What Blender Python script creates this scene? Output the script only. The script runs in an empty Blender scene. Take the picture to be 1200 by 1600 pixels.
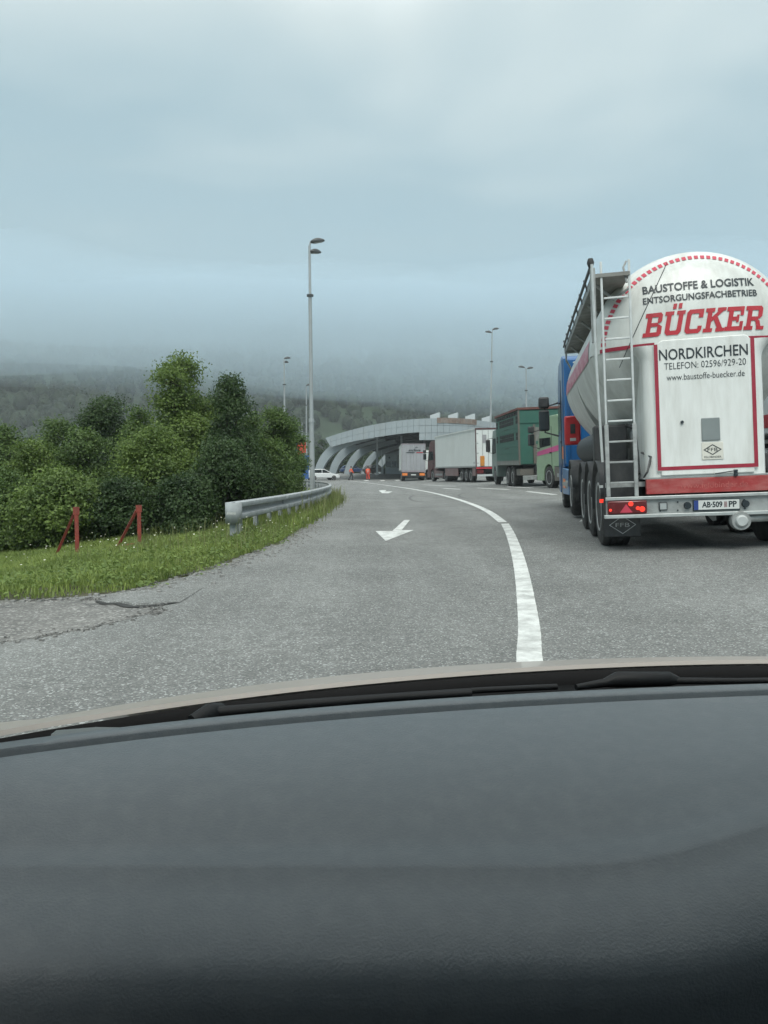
import bpy, math, random
import numpy as np
from mathutils import Vector, Matrix

random.seed(7)
RNG = np.random.default_rng(7)
SC = bpy.context.scene
COL = SC.collection
R = math.radians

# ------------------------------------------------------------------ camera
F_PX, CAM_H, PITCH = 1156.0, 1.10, R(3.12)
cam_d = bpy.data.cameras.new('camera')
cam_d.sensor_fit = 'VERTICAL'
cam_d.sensor_height = 36.0
cam_d.lens = 36.0 * F_PX / 1600.0
cam_d.clip_start = 0.05
cam_d.clip_end = 6000
cam = bpy.data.objects.new('camera', cam_d)
cam.location = (0, 0, CAM_H)
cam.rotation_euler = (R(90) - PITCH, 0, 0)
COL.objects.link(cam)
SC.camera = cam

# ------------------------------------------------------------------ sky, sun, exposure
SUN_EL, SUN_AZ = 54.0, 182.0        # azimuth clockwise from +Y: behind the camera
world = bpy.data.worlds.new('World')
SC.world = world
world.use_nodes = True
nt = world.node_tree
nt.nodes.clear()
N = nt.nodes.new
L = nt.links.new
w_out = N('ShaderNodeOutputWorld')
w_bg = N('ShaderNodeBackground')
w_bg.inputs['Strength'].default_value = 0.1
sky = N('ShaderNodeTexSky')
sky.sky_type = 'NISHITA'
sky.sun_disc = False
sky.sun_elevation = R(SUN_EL)
sky.sun_rotation = R(SUN_AZ)
sky.air_density = 1.4
sky.dust_density = 4.0
tc = N('ShaderNodeTexCoord')
sep = N('ShaderNodeSeparateXYZ')
L(tc.outputs['Generated'], sep.inputs[0])
mp = N('ShaderNodeMapping')
mp.inputs['Scale'].default_value = (1.3, 1.3, 3.2)
mp.inputs['Location'].default_value = (0.35, 0.2, 0.4)
L(tc.outputs['Generated'], mp.inputs['Vector'])
nz = N('ShaderNodeTexNoise')
nz.inputs['Scale'].default_value = 1.25
nz.inputs['Detail'].default_value = 3.5
nz.inputs['Roughness'].default_value = 0.45
nz.inputs['Distortion'].default_value = 0.5
L(mp.outputs['Vector'], nz.inputs['Vector'])
jit = N('ShaderNodeMath'); jit.operation = 'MULTIPLY_ADD'
L(nz.outputs['Fac'], jit.inputs[0]); jit.inputs[1].default_value = 0.8; 
sub = N('ShaderNodeMath'); sub.operation = 'ADD'
L(sep.outputs['Z'], sub.inputs[0]); sub.inputs[1].default_value = -0.40
L(sub.outputs[0], jit.inputs[2])
rp = N('ShaderNodeValToRGB')
cr = rp.color_ramp
stops = [(0.0, (.20, .30, .355)), (0.15, (.21, .315, .375)), (0.33, (.24, .33, .375)),
         (0.50, (.43, .485, .495)), (0.68, (.735, .75, .735)), (1.0, (.97, .98, .96))]
while len(cr.elements) < len(stops):
    cr.elements.new(0.5)
for e, (p, c) in zip(cr.elements, stops):
    e.position = p
    e.color = (*c, 1)
L(jit.outputs[0], rp.inputs['Fac'])
sc10 = N('ShaderNodeVectorMath'); sc10.operation = 'SCALE'
sc10.inputs['Scale'].default_value = 10.0
L(rp.outputs['Color'], sc10.inputs[0])
mxs = N('ShaderNodeMix'); mxs.data_type = 'RGBA'
mxs.inputs['Factor'].default_value = 0.03          # a little of the blue sky above comes through the cloud deck
L(sc10.outputs['Vector'], mxs.inputs['A'])
L(sky.outputs['Color'], mxs.inputs['B'])
L(mxs.outputs['Result'], w_bg.inputs['Color'])
L(w_bg.outputs[0], w_out.inputs['Surface'])

sun_d = bpy.data.lights.new('sun', 'SUN')
sun_d.energy = 1.5
sun_d.angle = R(35)
sun_d.color = (1.0, 0.965, 0.91)
sun = bpy.data.objects.new('sun', sun_d)
az, el = R(SUN_AZ), R(SUN_EL)
sdir = Vector((math.sin(az) * math.cos(el), math.cos(az) * math.cos(el), math.sin(el)))
sun.rotation_euler = sdir.to_track_quat('Z', 'Y').to_euler()
sun.location = sdir * 50
COL.objects.link(sun)

SC.view_settings.view_transform = 'Standard'
SC.view_settings.look = 'None'
SC.view_settings.exposure = 0.75
SC.view_settings.gamma = 1.0
SC.view_settings.use_curve_mapping = False
SC.cycles.max_bounces = 7
SC.cycles.adaptive_threshold = 0.02
SC.cycles.diffuse_bounces = 3
SC.cycles.glossy_bounces = 3
SC.cycles.transmission_bounces = 4
SC.cycles.transparent_max_bounces = 16
SC.cycles.volume_bounces = 3
SC.cycles.use_denoising = True
SC.cycles.sample_clamp_indirect = 4.0

# ------------------------------------------------------------------ ground shape and picture-to-ground helpers
def sstep(a, b, x):
    t = min(1.0, max(0.0, (x - a) / (b - a)))
    return t * t * (3 - 2 * t)

def gh(x, y):
    """height of the road surface: it climbs to the right (banked curve) and levels out on the plaza at the border post"""
    t = x - 1.0
    sl = 0.050 * (0.5 * (t + math.sqrt(t * t + 0.6)))
    sl = min(sl, 0.62 + 0.012 * max(0, x - 12))
    s = sstep(97, 116, y)
    return sl * (1 - s) + 0.75 * s

CP, SP = math.cos(PITCH), math.sin(PITCH)
def ray(px, py):
    a, b = (px - 600) / F_PX, (800 - py) / F_PX
    return Vector((a, CP + b * SP, -SP + b * CP))
def at(px, py, Y):
    d = ray(px, py)
    return Vector((0, 0, CAM_H)) + d * (Y / d.y)
def G(px, py):
    d = ray(px, py)
    t0, t1 = 0.5, 400.0
    for t in np.geomspace(0.8, 400, 400):
        p = d * t
        if CAM_H + p.z < gh(p.x, p.y):
            t1 = t
            break
        t0 = t
    for _ in range(30):
        m = (t0 + t1) / 2
        p = d * m
        if CAM_H + p.z < gh(p.x, p.y):
            t1 = m
        else:
            t0 = m
    p = d * t1
    return Vector((p.x, p.y, gh(p.x, p.y)))

# ------------------------------------------------------------------ materials
MATS = {}
def pm(name, base, rough=0.6, metal=0.0, var=0.12, scale=4.0, bump=0.0, bscale=40.0, dirt=None, dirt_amt=0.0,
       dirt_scale=(3, 3, 3), coat=0.0, spec=None, emit=None):
    if name in MATS:
        return MATS[name]
    m = bpy.data.materials.new(name)
    m.use_nodes = True
    t = m.node_tree
    b = t.nodes['Principled BSDF']
    tcn = t.nodes.new('ShaderNodeTexCoord')
    n = t.nodes.new('ShaderNodeTexNoise')
    n.inputs['Scale'].default_value = scale
    n.inputs['Detail'].default_value = 5
    t.links.new(tcn.outputs['Object'], n.inputs['Vector'])
    r = t.nodes.new('ShaderNodeMapRange')
    r.inputs['From Min'].default_value = 0.25
    r.inputs['From Max'].default_value = 0.75
    r.inputs['To Min'].default_value = 1 - var
    r.inputs['To Max'].default_value = 1 + var
    t.links.new(n.outputs['Fac'], r.inputs['Value'])
    mul = t.nodes.new('ShaderNodeVectorMath')
    mul.operation = 'SCALE'
    mul.inputs[0].default_value = base
    t.links.new(r.outputs['Result'], mul.inputs['Scale'])
    out = mul.outputs['Vector']
    if dirt is not None:
        mpn = t.nodes.new('ShaderNodeMapping')
        mpn.inputs['Scale'].default_value = dirt_scale
        t.links.new(tcn.outputs['Object'], mpn.inputs['Vector'])
        dn = t.nodes.new('ShaderNodeTexNoise')
        dn.inputs['Scale'].default_value = 1.0
        dn.inputs['Detail'].default_value = 6
        dn.inputs['Roughness'].default_value = 0.65
        t.links.new(mpn.outputs['Vector'], dn.inputs['Vector'])
        dr = t.nodes.new('ShaderNodeMapRange')
        dr.inputs['From Min'].default_value = 0.42
        dr.inputs['From Max'].default_value = 0.72
        dr.inputs['To Min'].default_value = 0.0
        dr.inputs['To Max'].default_value = dirt_amt
        t.links.new(dn.outputs['Fac'], dr.inputs['Value'])
        mx = t.nodes.new('ShaderNodeMix')
        mx.data_type = 'RGBA'
        t.links.new(dr.outputs['Result'], mx.inputs['Factor'])
        t.links.new(out, mx.inputs['A'])
        mx.inputs['B'].default_value = (*dirt, 1)
        out = mx.outputs['Result']
    t.links.new(out, b.inputs['Base Color'])
    rr = t.nodes.new('ShaderNodeMapRange')
    rr.inputs['To Min'].default_value = max(0.02, rough - 0.08)
    rr.inputs['To Max'].default_value = min(1.0, rough + 0.08)
    t.links.new(n.outputs['Fac'], rr.inputs['Value'])
    t.links.new(rr.outputs['Result'], b.inputs['Roughness'])
    b.inputs['Metallic'].default_value = metal
    if coat:
        b.inputs['Coat Weight'].default_value = coat
        b.inputs['Coat Roughness'].default_value = 0.06
    if spec is not None:
        b.inputs['Specular IOR Level'].default_value = spec
    if emit:
        b.inputs['Emission Color'].default_value = (*emit[0], 1)
        b.inputs['Emission Strength'].default_value = emit[1]
    if bump:
        bn = t.nodes.new('ShaderNodeTexNoise')
        bn.inputs['Scale'].default_value = bscale
        bn.inputs['Detail'].default_value = 4
        t.links.new(tcn.outputs['Object'], bn.inputs['Vector'])
        bp = t.nodes.new('ShaderNodeBump')
        bp.inputs['Strength'].default_value = bump
        bp.inputs['Distance'].default_value = 0.01
        t.links.new(bn.outputs['Fac'], bp.inputs['Height'])
        t.links.new(bp.outputs['Normal'], b.inputs['Normal'])
    MATS[name] = m
    return m

def foliage_mat(name, c_dark, c_light, nscale=1.2):
    m = bpy.data.materials.new(name)
    m.use_nodes = True
    t = m.node_tree
    t.nodes.clear()
    o = t.nodes.new('ShaderNodeOutputMaterial')
    geo = t.nodes.new('ShaderNodeNewGeometry')
    n = t.nodes.new('ShaderNodeTexNoise')
    n.inputs['Scale'].default_value = nscale
    n.inputs['Detail'].default_value = 3
    tcn = t.nodes.new('ShaderNodeTexCoord')
    t.links.new(tcn.outputs['Object'], n.inputs['Vector'])
    a = t.nodes.new('ShaderNodeMath')
    a.operation = 'MULTIPLY_ADD'
    t.links.new(geo.outputs['Random Per Island'], a.inputs[0])
    a.inputs[1].default_value = 0.55
    s = t.nodes.new('ShaderNodeMapRange')
    s.inputs['From Min'].default_value = 0.3
    s.inputs['From Max'].default_value = 0.7
    s.inputs['To Min'].default_value = -0.05
    s.inputs['To Max'].default_value = 0.55
    t.links.new(n.outputs['Fac'], s.inputs['Value'])
    t.links.new(s.outputs['Result'], a.inputs[2])
    mx = t.nodes.new('ShaderNodeMix')
    mx.data_type = 'RGBA'
    mx.inputs['A'].default_value = (*c_dark, 1)
    mx.inputs['B'].default_value = (*c_light, 1)
    t.links.new(a.outputs[0], mx.inputs['Factor'])
    p = t.nodes.new('ShaderNodeBsdfPrincipled')
    p.inputs['Roughness'].default_value = 0.5
    p.inputs['Specular IOR Level'].default_value = 0.35
    tr = t.nodes.new('ShaderNodeBsdfTranslucent')
    t.links.new(mx.outputs['Result'], p.inputs['Base Color'])
    t.links.new(mx.outputs['Result'], tr.inputs['Color'])
    ms = t.nodes.new('ShaderNodeMixShader')
    ms.inputs[0].default_value = 0.38
    t.links.new(p.outputs[0], ms.inputs[1])
    t.links.new(tr.outputs[0], ms.inputs[2])
    t.links.new(ms.outputs[0], o.inputs['Surface'])
    MATS[name] = m
    return m

# ------------------------------------------------------------------ mesh helpers
def new_obj(name, me, mat, parent=None):
    o = bpy.data.objects.new(name, me)
    COL.objects.link(o)
    if mat is not None:
        me.materials.append(mat)
    if parent is not None:
        o.parent = parent
    return o

class MB:
    def __init__(self):
        self.v, self.f = [], []
    def add(self, vs, fs, M=None):
        k = len(self.v)
        if M is not None:
            vs = [M @ Vector(p) for p in vs]
        self.v += [tuple(p) for p in vs]
        self.f += [tuple(i + k for i in q) for q in fs]
        return self
    def box(self, x0, x1, y0, y1, z0, z1, M=None):
        vs = [(x0, y0, z0), (x1, y0, z0), (x1, y1, z0), (x0, y1, z0), (x0, y0, z1), (x1, y0, z1), (x1, y1, z1), (x0, y1, z1)]
        fs = [(0, 3, 2, 1), (4, 5, 6, 7), (0, 1, 5, 4), (1, 2, 6, 5), (2, 3, 7, 6), (3, 0, 4, 7)]
        return self.add(vs, fs, M)
    def prism(self, poly, a0, a1, axis='x', M=None):
        """poly: 2-D outline; axis x: (y,z) outline swept along x; axis y: (x,z); axis z: (x,y)"""
        n = len(poly)
        def P(p, a):
            return {'x': (a, p[0], p[1]), 'y': (p[0], a, p[1]), 'z': (p[0], p[1], a)}[axis]
        vs = [P(p, a0) for p in poly] + [P(p, a1) for p in poly]
        fs = [tuple(range(n - 1, -1, -1)), tuple(range(n, 2 * n))]
        fs += [(i, (i + 1) % n, n + (i + 1) % n, n + i) for i in range(n)]
        return self.add(vs, fs, M)
    def tube(self, pts, r, n=8, caps=True, M=None):
        pts = [Vector(p) for p in pts]
        rs = r if isinstance(r, (list, tuple)) else [r] * len(pts)
        k0 = len(self.v)
        vs, fs = [], []
        up = None
        for i, p in enumerate(pts):
            d = (pts[min(i + 1, len(pts) - 1)] - pts[max(i - 1, 0)]).normalized()
            if up is None:
                up = Vector((0, 0, 1)) if abs(d.z) < 0.9 else Vector((1, 0, 0))
            s = d.cross(up).normalized()
            up = s.cross(d).normalized()
            for j in range(n):
                a = 2 * math.pi * j / n
                vs.append(p + (s * math.cos(a) + up * math.sin(a)) * rs[i])
        for i in range(len(pts) - 1):
            for j in range(n):
                a, b = i * n + j, i * n + (j + 1) % n
                fs.append((a, b, b + n, a + n))
        if caps:
            fs.append(tuple(range(n - 1, -1, -1)))
            fs.append(tuple(range((len(pts) - 1) * n, len(pts) * n)))
        return self.add(vs, fs, M)
    def lathe(self, prof, n=24, axis='z', c=(0, 0, 0), M=None):
        """prof: (r, h) pairs"""
        vs, fs = [], []
        for (r, h) in prof:
            for j in range(n):
                a = 2 * math.pi * j / n
                u, w = r * math.cos(a), r * math.sin(a)
                p = {'z': (u, w, h), 'x': (h, u, w), 'y': (w, h, u)}[axis]
                vs.append((p[0] + c[0], p[1] + c[1], p[2] + c[2]))
        for i in range(len(prof) - 1):
            for j in range(n):
                a, b = i * n + j, i * n + (j + 1) % n
                fs.append((a, b, b + n, a + n))
        fs.append(tuple(range(n - 1, -1, -1)))
        fs.append(tuple(range((len(prof) - 1) * n, len(prof) * n)))
        return self.add(vs, fs, M)
    def grid(self, rows, closed=False, M=None):
        n = len(rows[0])
        vs = [p for row in rows for p in row]
        fs = []
        for i in range(len(rows) - 1):
            for j in range(n if closed else n - 1):
                a, b = i * n + j, i * n + (j + 1) % n
                fs.append((a, b, b + n, a + n))
        return self.add(vs, fs, M)
    def build(self, name, mat, parent=None, smooth=None, bevel=0.0, seg=2, solid=0.0):
        me = bpy.data.meshes.new(name)
        me.from_pydata(self.v, [], self.f)
        me.validate()
        me.update()
        if smooth is not None:
            me.polygons.foreach_set('use_smooth', [True] * len(me.polygons))
            me.set_sharp_from_angle(angle=R(smooth))
        o = new_obj(name, me, mat, parent)
        if solid:
            s = o.modifiers.new('solid', 'SOLIDIFY')
            s.thickness = solid
            s.offset = 0
        if bevel:
            bv = o.modifiers.new('bevel', 'BEVEL')
            bv.width = bevel
            bv.segments = seg
            bv.limit_method = 'ANGLE'
            bv.angle_limit = R(40)
            me.polygons.foreach_set('use_smooth', [True] * len(me.polygons))
            me.set_sharp_from_angle(angle=R(50))
        return o

def empty(name, loc, rot=(0, 0, 0)):
    o = bpy.data.objects.new(name, None)
    o.location = loc
    o.rotation_euler = rot
    o.empty_display_size = 0.3
    COL.objects.link(o)
    return o
def tag(o, label=None, cat=None, group=None, kind=None):
    if label:
        o['label'] = label
    if cat:
        o['category'] = cat
    if group:
        o['group'] = group
    if kind:
        o['kind'] = kind
    return o
def copy_tree(o, parent=None):
    c = o.copy()
    COL.objects.link(c)
    c.parent = parent
    for ch in list(o.children):
        copy_tree(ch, c)
    return c

_txt = {}
def text_mesh(body, size, offset=0.0, shear=0.0, spacing=1.0):
    """flat lettering as (points, faces), centred on its own width, baseline at 0"""
    cu = bpy.data.curves.new('lettering', 'FONT')
    cu.body = body
    cu.size = size
    cu.offset = offset
    cu.shear = shear
    cu.space_character = spacing
    cu.align_x = 'CENTER'
    cu.resolution_u = 3
    o = bpy.data.objects.new('lettering', cu)
    COL.objects.link(o)
    dg = bpy.context.evaluated_depsgraph_get()
    me = o.evaluated_get(dg).to_mesh()
    vs = [(v.co.x, v.co.y) for v in me.vertices]
    fs = [tuple(p.vertices) for p in me.polygons]
    o.evaluated_get(dg).to_mesh_clear()
    bpy.data.objects.remove(o)
    bpy.data.curves.remove(cu)
    return vs, fs
def fit_text(body, x0, x1, z0, z1, offset=0.0, shear=0.0):
    """lettering stretched to fill a box in (x, z)"""
    vs, fs = text_mesh(body, 1.0, offset, shear)
    xs = [v[0] for v in vs]
    zs = [v[1] for v in vs]
    a, b, c, d = min(xs), max(xs), min(zs), max(zs)
    return [(x0 + (x - a) / (b - a) * (x1 - x0), z0 + (z - c) / (d - c) * (z1 - z0)) for x, z in vs], fs

# ================================================================== THE SETTING
def asphalt_mat(name, base, speck, coarse=1.0, patchy=0.18, worn=0.0):
    m = bpy.data.materials.new(name)
    m.use_nodes = True
    t = m.node_tree
    b = t.nodes['Principled BSDF']
    tcn = t.nodes.new('ShaderNodeTexCoord')
    P = tcn.outputs['Object']
    def noise(s, d=4, rgh=0.55):
        n = t.nodes.new('ShaderNodeTexNoise')
        n.inputs['Scale'].default_value = s
        n.inputs['Detail'].default_value = d
        n.inputs['Roughness'].default_value = rgh
        t.links.new(P, n.inputs['Vector'])
        return n.outputs['Fac']
    def rng(src, a, bb, c, d):
        r = t.nodes.new('ShaderNodeMapRange')
        for k, v in zip(('From Min', 'From Max', 'To Min', 'To Max'), (a, bb, c, d)):
            r.inputs[k].default_value = v
        t.links.new(src, r.inputs['Value'])
        return r.outputs['Result']
    def math_(op, a, bb):
        k = t.nodes.new('ShaderNodeMath')
        k.operation = op
        for i, x in enumerate((a, bb)):
            if isinstance(x, float):
                k.inputs[i].default_value = x
            else:
                t.links.new(x, k.inputs[i])
        return k.outputs[0]
    vo = t.nodes.new('ShaderNodeTexVoronoi')
    vo.inputs['Scale'].default_value = 105 / coarse
    vo.inputs['Randomness'].default_value = 1.0
    t.links.new(P, vo.inputs['Vector'])
    sepc = t.nodes.new('ShaderNodeSeparateColor')
    t.links.new(vo.outputs['Color'], sepc.inputs[0])
    stone = sepc.outputs[0]
    grain = rng(math_('POWER', stone, 2.2), 0.0, 1.0, 0.72, 1.45)
    big = rng(noise(0.55, 5, 0.6), 0.3, 0.7, 1 - patchy, 1 + patchy)
    mid = rng(noise(9.0, 4), 0.3, 0.7, 0.86, 1.14)
    # wheel tracks: long, faint bands along the lanes
    mpw = t.nodes.new('ShaderNodeMapping')
    mpw.inputs['Scale'].default_value = (1.1, .07, 1)
    mpw.inputs['Rotation'].default_value = (0, 0, R(8))
    t.links.new(P, mpw.inputs['Vector'])
    nw = t.nodes.new('ShaderNodeTexNoise')
    nw.inputs['Scale'].default_value = 1.0
    nw.inputs['Detail'].default_value = 3
    t.links.new(mpw.outputs['Vector'], nw.inputs['Vector'])
    track = rng(nw.outputs['Fac'], 0.32, 0.68, 0.86, 1.12)
    spots = rng(noise(1.7, 3, .5), 0.66, 0.74, 1.0, 0.80)
    fac = math_('MULTIPLY', math_('MULTIPLY', math_('MULTIPLY', grain, big), mid), math_('MULTIPLY', track, spots))
    mul = t.nodes.new('ShaderNodeVectorMath')
    mul.operation = 'SCALE'
    mul.inputs[0].default_value = base
    t.links.new(fac, mul.inputs['Scale'])
    mx = t.nodes.new('ShaderNodeMix')
    mx.data_type = 'RGBA'
    t.links.new(rng(stone, 0.90, 0.97, 0.0, 0.75), mx.inputs['Factor'])
    t.links.new(mul.outputs['Vector'], mx.inputs['A'])
    mx.inputs['B'].default_value = (*speck, 1)
    # hairline cracks with a shape of their own
    vc = t.nodes.new('ShaderNodeTexVoronoi')
    vc.feature = 'DISTANCE_TO_EDGE'
    vc.inputs['Scale'].default_value = 0.55
    ds = t.nodes.new('ShaderNodeTexNoise')
    ds.inputs['Scale'].default_value = 3.0
    ds.inputs['Detail'].default_value = 6
    t.links.new(P, ds.inputs['Vector'])
    mixv = t.nodes.new('ShaderNodeVectorMath')
    mixv.operation = 'MULTIPLY_ADD'
    t.links.new(ds.outputs['Color'], mixv.inputs[0])
    mixv.inputs[1].default_value = (1.0, 1.0, 1.0)
    t.links.new(P, mixv.inputs[2])
    t.links.new(mixv.outputs[0], vc.inputs['Vector'])
    crack = rng(vc.outputs['Distance'], 0.0, 0.006 + worn * 0.02, 1.0, 0.0)
    gate = rng(noise(0.4, 2), 0.52 - worn * 0.4, 0.6 - worn * 0.4, 0.0, 0.65)
    mc = t.nodes.new('ShaderNodeMix')
    mc.data_type = 'RGBA'
    t.links.new(math_('MULTIPLY', crack, gate), mc.inputs['Factor'])
    t.links.new(mx.outputs['Result'], mc.inputs['A'])
    mc.inputs['B'].default_value = (0.045, 0.047, 0.047, 1)
    t.links.new(mc.outputs['Result'], b.inputs['Base Color'])
    b.inputs['Roughness'].default_value = 0.82
    b.inputs['Specular IOR Level'].default_value = 0.35
    bp = t.nodes.new('ShaderNodeBump')
    bp.inputs['Strength'].default_value = 0.55
    bp.inputs['Distance'].default_value = 0.006 * coarse
    t.links.new(math_('ADD', stone, noise(180 / coarse, 2)), bp.inputs['Height'])
    t.links.new(bp.outputs['Normal'], b.inputs['Normal'])
    MATS[name] = m
    return m

asphalt = asphalt_mat('asphalt', (.180, .187, .181), (.43, .45, .44))
old_asphalt = asphalt_mat('old_asphalt', (.168, .168, .160), (.40, .40, .38), coarse=1.7, patchy=0.4, worn=0.5)
paint = pm('road_paint', (.64, .66, .64), 0.6, var=0.12, scale=30, bump=0.5, bscale=90, dirt=(.25, .26, .25), dirt_amt=0.9, dirt_scale=(5, 5, 5))
skid = pm('tyre_mark', (.085, .088, .088), 0.75, var=0.3, scale=40, bump=0.4, bscale=120)
soil = pm('soil', (.075, .082, .045), 0.9, var=0.5, scale=3, bump=0.8, bscale=30, dirt=(.12, .10, .075), dirt_amt=0.6, dirt_scale=(1.2, 1.2, 1.2))

XL_T = [(-60, -30), (4.9, -30), (5.6, -9), (6.0, -4.3), (6.25, -3.0), (6.7, -2.35), (8.3, -1.98), (11.3, -1.62), (18.7, -1.55),
        (28, -1.6), (33, -2.1), (38, -3.0), (46, -5.5), (60, -11), (80, -15), (110, -19), (170, -24)]
def xl(y):
    for (a, b), (c, d) in zip(XL_T, XL_T[1:]):
        if a <= y <= c:
            return b + (d - b) * (y - a) / (c - a)
    return XL_T[-1][1]

def ground_z(x, y):
    e = xl(y) - x                       # distance into the verge
    g = gh(x, y)
    far = max(0.0, y - 150)
    if e <= 0 and x < 70 and y < 170:
        return g - 0.07
    z = g + 0.015 + 0.03 * sstep(0.0, 0.5, e) - 0.115 * max(0.0, min(e - .55, 9.0))
    z += 0.03 * math.sin(x * 2.1 + y * 0.7) * math.sin(y * 1.7) * sstep(0.1, 1, e)
    return z

def spaced(a, b, fine_a, fine_b, step, grow):
    xs = list(np.arange(fine_a, fine_b + 1e-6, step))
    s = step
    x = fine_b
    while x < b:
        s *= grow
        x += s
        xs.append(min(x, b))
    s, x = step, fine_a
    while x > a:
        s *= grow
        x -= s
        xs.insert(0, max(x, a))
    return xs

gx = spaced(-2500, 2500, -9, 9, 0.35, 1.16)
gy = spaced(-300, 4000, 3, 40, 0.35, 1.12)
mb = MB().grid([[(x, y, ground_z(x, y)) for x in gx] for y in gy])
ground = mb.build('ground', soil, smooth=60)
tag(ground, kind='structure')

# road sheet
RX = spaced(-32, 68, -5, 14, 0.4, 1.25)
ys = spaced(-30, 165, 3.5, 40, 0.3, 1.15)
rows = []
for y in ys:
    a = xl(y) + 0.05 * math.sin(y * 5.1) + 0.04 * math.sin(y * 11.3 + 1)
    cols = [max(x, a + 1e-4 * i) for i, x in enumerate(RX)]
    rows.append([(x, y, gh(x, y)) for x in cols])
mb = MB().grid(rows)
# the broken left edge of the surfacing has thickness
edge = [min(r_, key=lambda q: q[0]) for r_ in rows]
mb.grid([[(p[0] - 0.03, p[1], p[2] - 0.12) for p in edge], [(p[0], p[1], p[2]) for p in edge]])
road = mb.build('road', asphalt, smooth=50)
tag(road, kind='structure')

def sheet(name, poly, mat, dz, sub=1):
    """a thin sheet laid on the road"""
    mb = MB()
    pts = [(p[0], p[1], gh(p[0], p[1]) + dz) for p in poly]
    mb.add(pts, [tuple(range(len(pts)))])
    return mb.build(name, mat, road)
def ribbon(name, pts, w, mat, dz, wf=None):
    """a painted line along ground points"""
    pts = [Vector((p[0], p[1], 0)) for p in pts]
    dense = []
    for i in range(len(pts) - 1):
        p0, p1, p2, p3 = pts[max(i - 1, 0)], pts[i], pts[i + 1], pts[min(i + 2, len(pts) - 1)]
        for k in range(10):
            t = k / 10
            dense.append(0.5 * ((2 * p1) + (p2 - p0) * t + (2 * p0 - 5 * p1 + 4 * p2 - p3) * t * t + (3 * p1 - p0 - 3 * p2 + p3) * t ** 3))
    dense.append(pts[-1])
    la, lb = [], []
    for i, p in enumerate(dense):
        d = (dense[min(i + 1, len(dense) - 1)] - dense[max(i - 1, 0)]).normalized()
        s = Vector((d.y, -d.x, 0))
        ww = w / 2 * (wf(i / (len(dense) - 1)) if wf else 1)
        jt = 0.0015 * math.sin(i * 3.7)
        for l_, sg in ((la, -1), (lb, 1)):
            q = p + s * (ww * sg + jt)
            l_.append((q.x, q.y, gh(q.x, q.y) + dz))
    return MB().grid([la, lb]).build(name, mat, road)

gp = lambda *a: [G(*p) for p in a]
near = [(0.52, 2.2), (0.70, 3.2)] + [tuple(p)[:2] for p in gp((828, 1038), (827, 985), (822, 940), (816, 900), (808, 865), (798, 836), (789, 818.5))]
ribbon('lane_line', near, 0.15, paint, 0.004)
far_l = [tuple(p)[:2] for p in gp((785.5, 816), (762, 799), (735, 787), (702, 776.5), (668, 768.5), (630, 762), (590, 756.5), (556, 752.5), (528, 750))]
ribbon('lane_line', far_l, 0.17, paint, 0.004)
for a in [((693, 763), (719, 764.5)), ((745, 762.5), (795, 765)), ((792, 760.5), (832, 762.5)), ((824, 768), (868, 773)), ((660, 757.5), (712, 760))]:
    p, q = G(*a[0]), G(*a[1])
    m_ = (p + q) / 2
    ribbon('lane_dash', [tuple(p)[:2], tuple(m_)[:2], tuple(q)[:2]], 0.22 if a[0][0] > 690 else .12, paint, 0.004)
def arrow(*pix):
    return sheet('lane_arrow', [tuple(G(*p))[:2] for p in pix], paint, 0.004)
arrow((631.7, 812.7), (640.5, 812.7), (627.5, 828.6), (646.7, 828.3), (602.7, 845.5), (586.7, 830), (613, 829.9))
arrow((600, 765.8), (604, 765.8), (601, 768.0), (613.5, 767.9), (607, 770.8), (597, 770.6), (591.5, 766.4))
for x in (572, 597, 621):
    arrow((x - 5, 750.2), (x + 2, 749.4), (x + 5, 751.2), (x - 1, 751.8))
arrow((905, 815), (916, 806), (930, 806), (930, 815))
def arc_mark(pix, w):
    ribbon('tyre_mark', [tuple(G(*p))[:2] for p in pix], w, skid, 0.002)
arc_mark([(668, 772), (648, 774), (640, 778), (645, 782), (662, 784.5), (690, 785)], 0.10)
arc_mark([(775, 766), (735, 769), (718, 773), (722, 777), (745, 779), (800, 781)], 0.10)
# old broken surfacing on the left edge, with a painted shadow line where the newer layer stops
old = [(-7, 4.6), (-3.4, 4.05), (-2.55, 4.55), (-2.1, 5.1), (-1.75, 5.75), (-1.9, 6.05), (-2.5, 6.35), (-3.1, 6.28), (-4.3, 6.0), (-7, 5.75)]
pts = []
for i, p in enumerate(old):
    q = old[(i + 1) % len(old)]
    for k in range(6):
        t = k / 6
        pts.append((p[0] + (q[0] - p[0]) * t + random.uniform(-.04, .04), p[1] + (q[1] - p[1]) * t + random.uniform(-.04, .04)))
sheet('old_surface', pts, old_asphalt, 0.0025)
mb = MB()
for _ in range(520):                      # crumbs of surfacing along the broken boundary
    i = random.randrange(len(pts))
    p, q = pts[i], pts[(i + 1) % len(pts)]
    t = random.random()
    x, y = p[0] + (q[0] - p[0]) * t + random.gauss(0, .05), p[1] + (q[1] - p[1]) * t + random.gauss(0, .05)
    s = random.uniform(.004, .014)
    mb.box(x - s, x + s, y - s * .8, y + s * .8, gh(x, y), gh(x, y) + s)
cr_ = mb.build('crumbs', old_asphalt, road)
cr_['kind'] = 'stuff'
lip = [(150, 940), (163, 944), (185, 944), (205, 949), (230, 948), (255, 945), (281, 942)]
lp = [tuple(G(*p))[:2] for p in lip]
ribbon('edge_shade', lp, 0.10, pm('crack_shadow', (.03, .031, .03), 0.9, var=.3), 0.009, wf=lambda t: max(0.05, math.sin(math.pi * min(1, t * 1.02)) ** 0.6))  # dark ribbon stands for the shade under the raised layer
mb = MB()
up = [(p[0], p[1] + 0.03) for p in lp]
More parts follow.
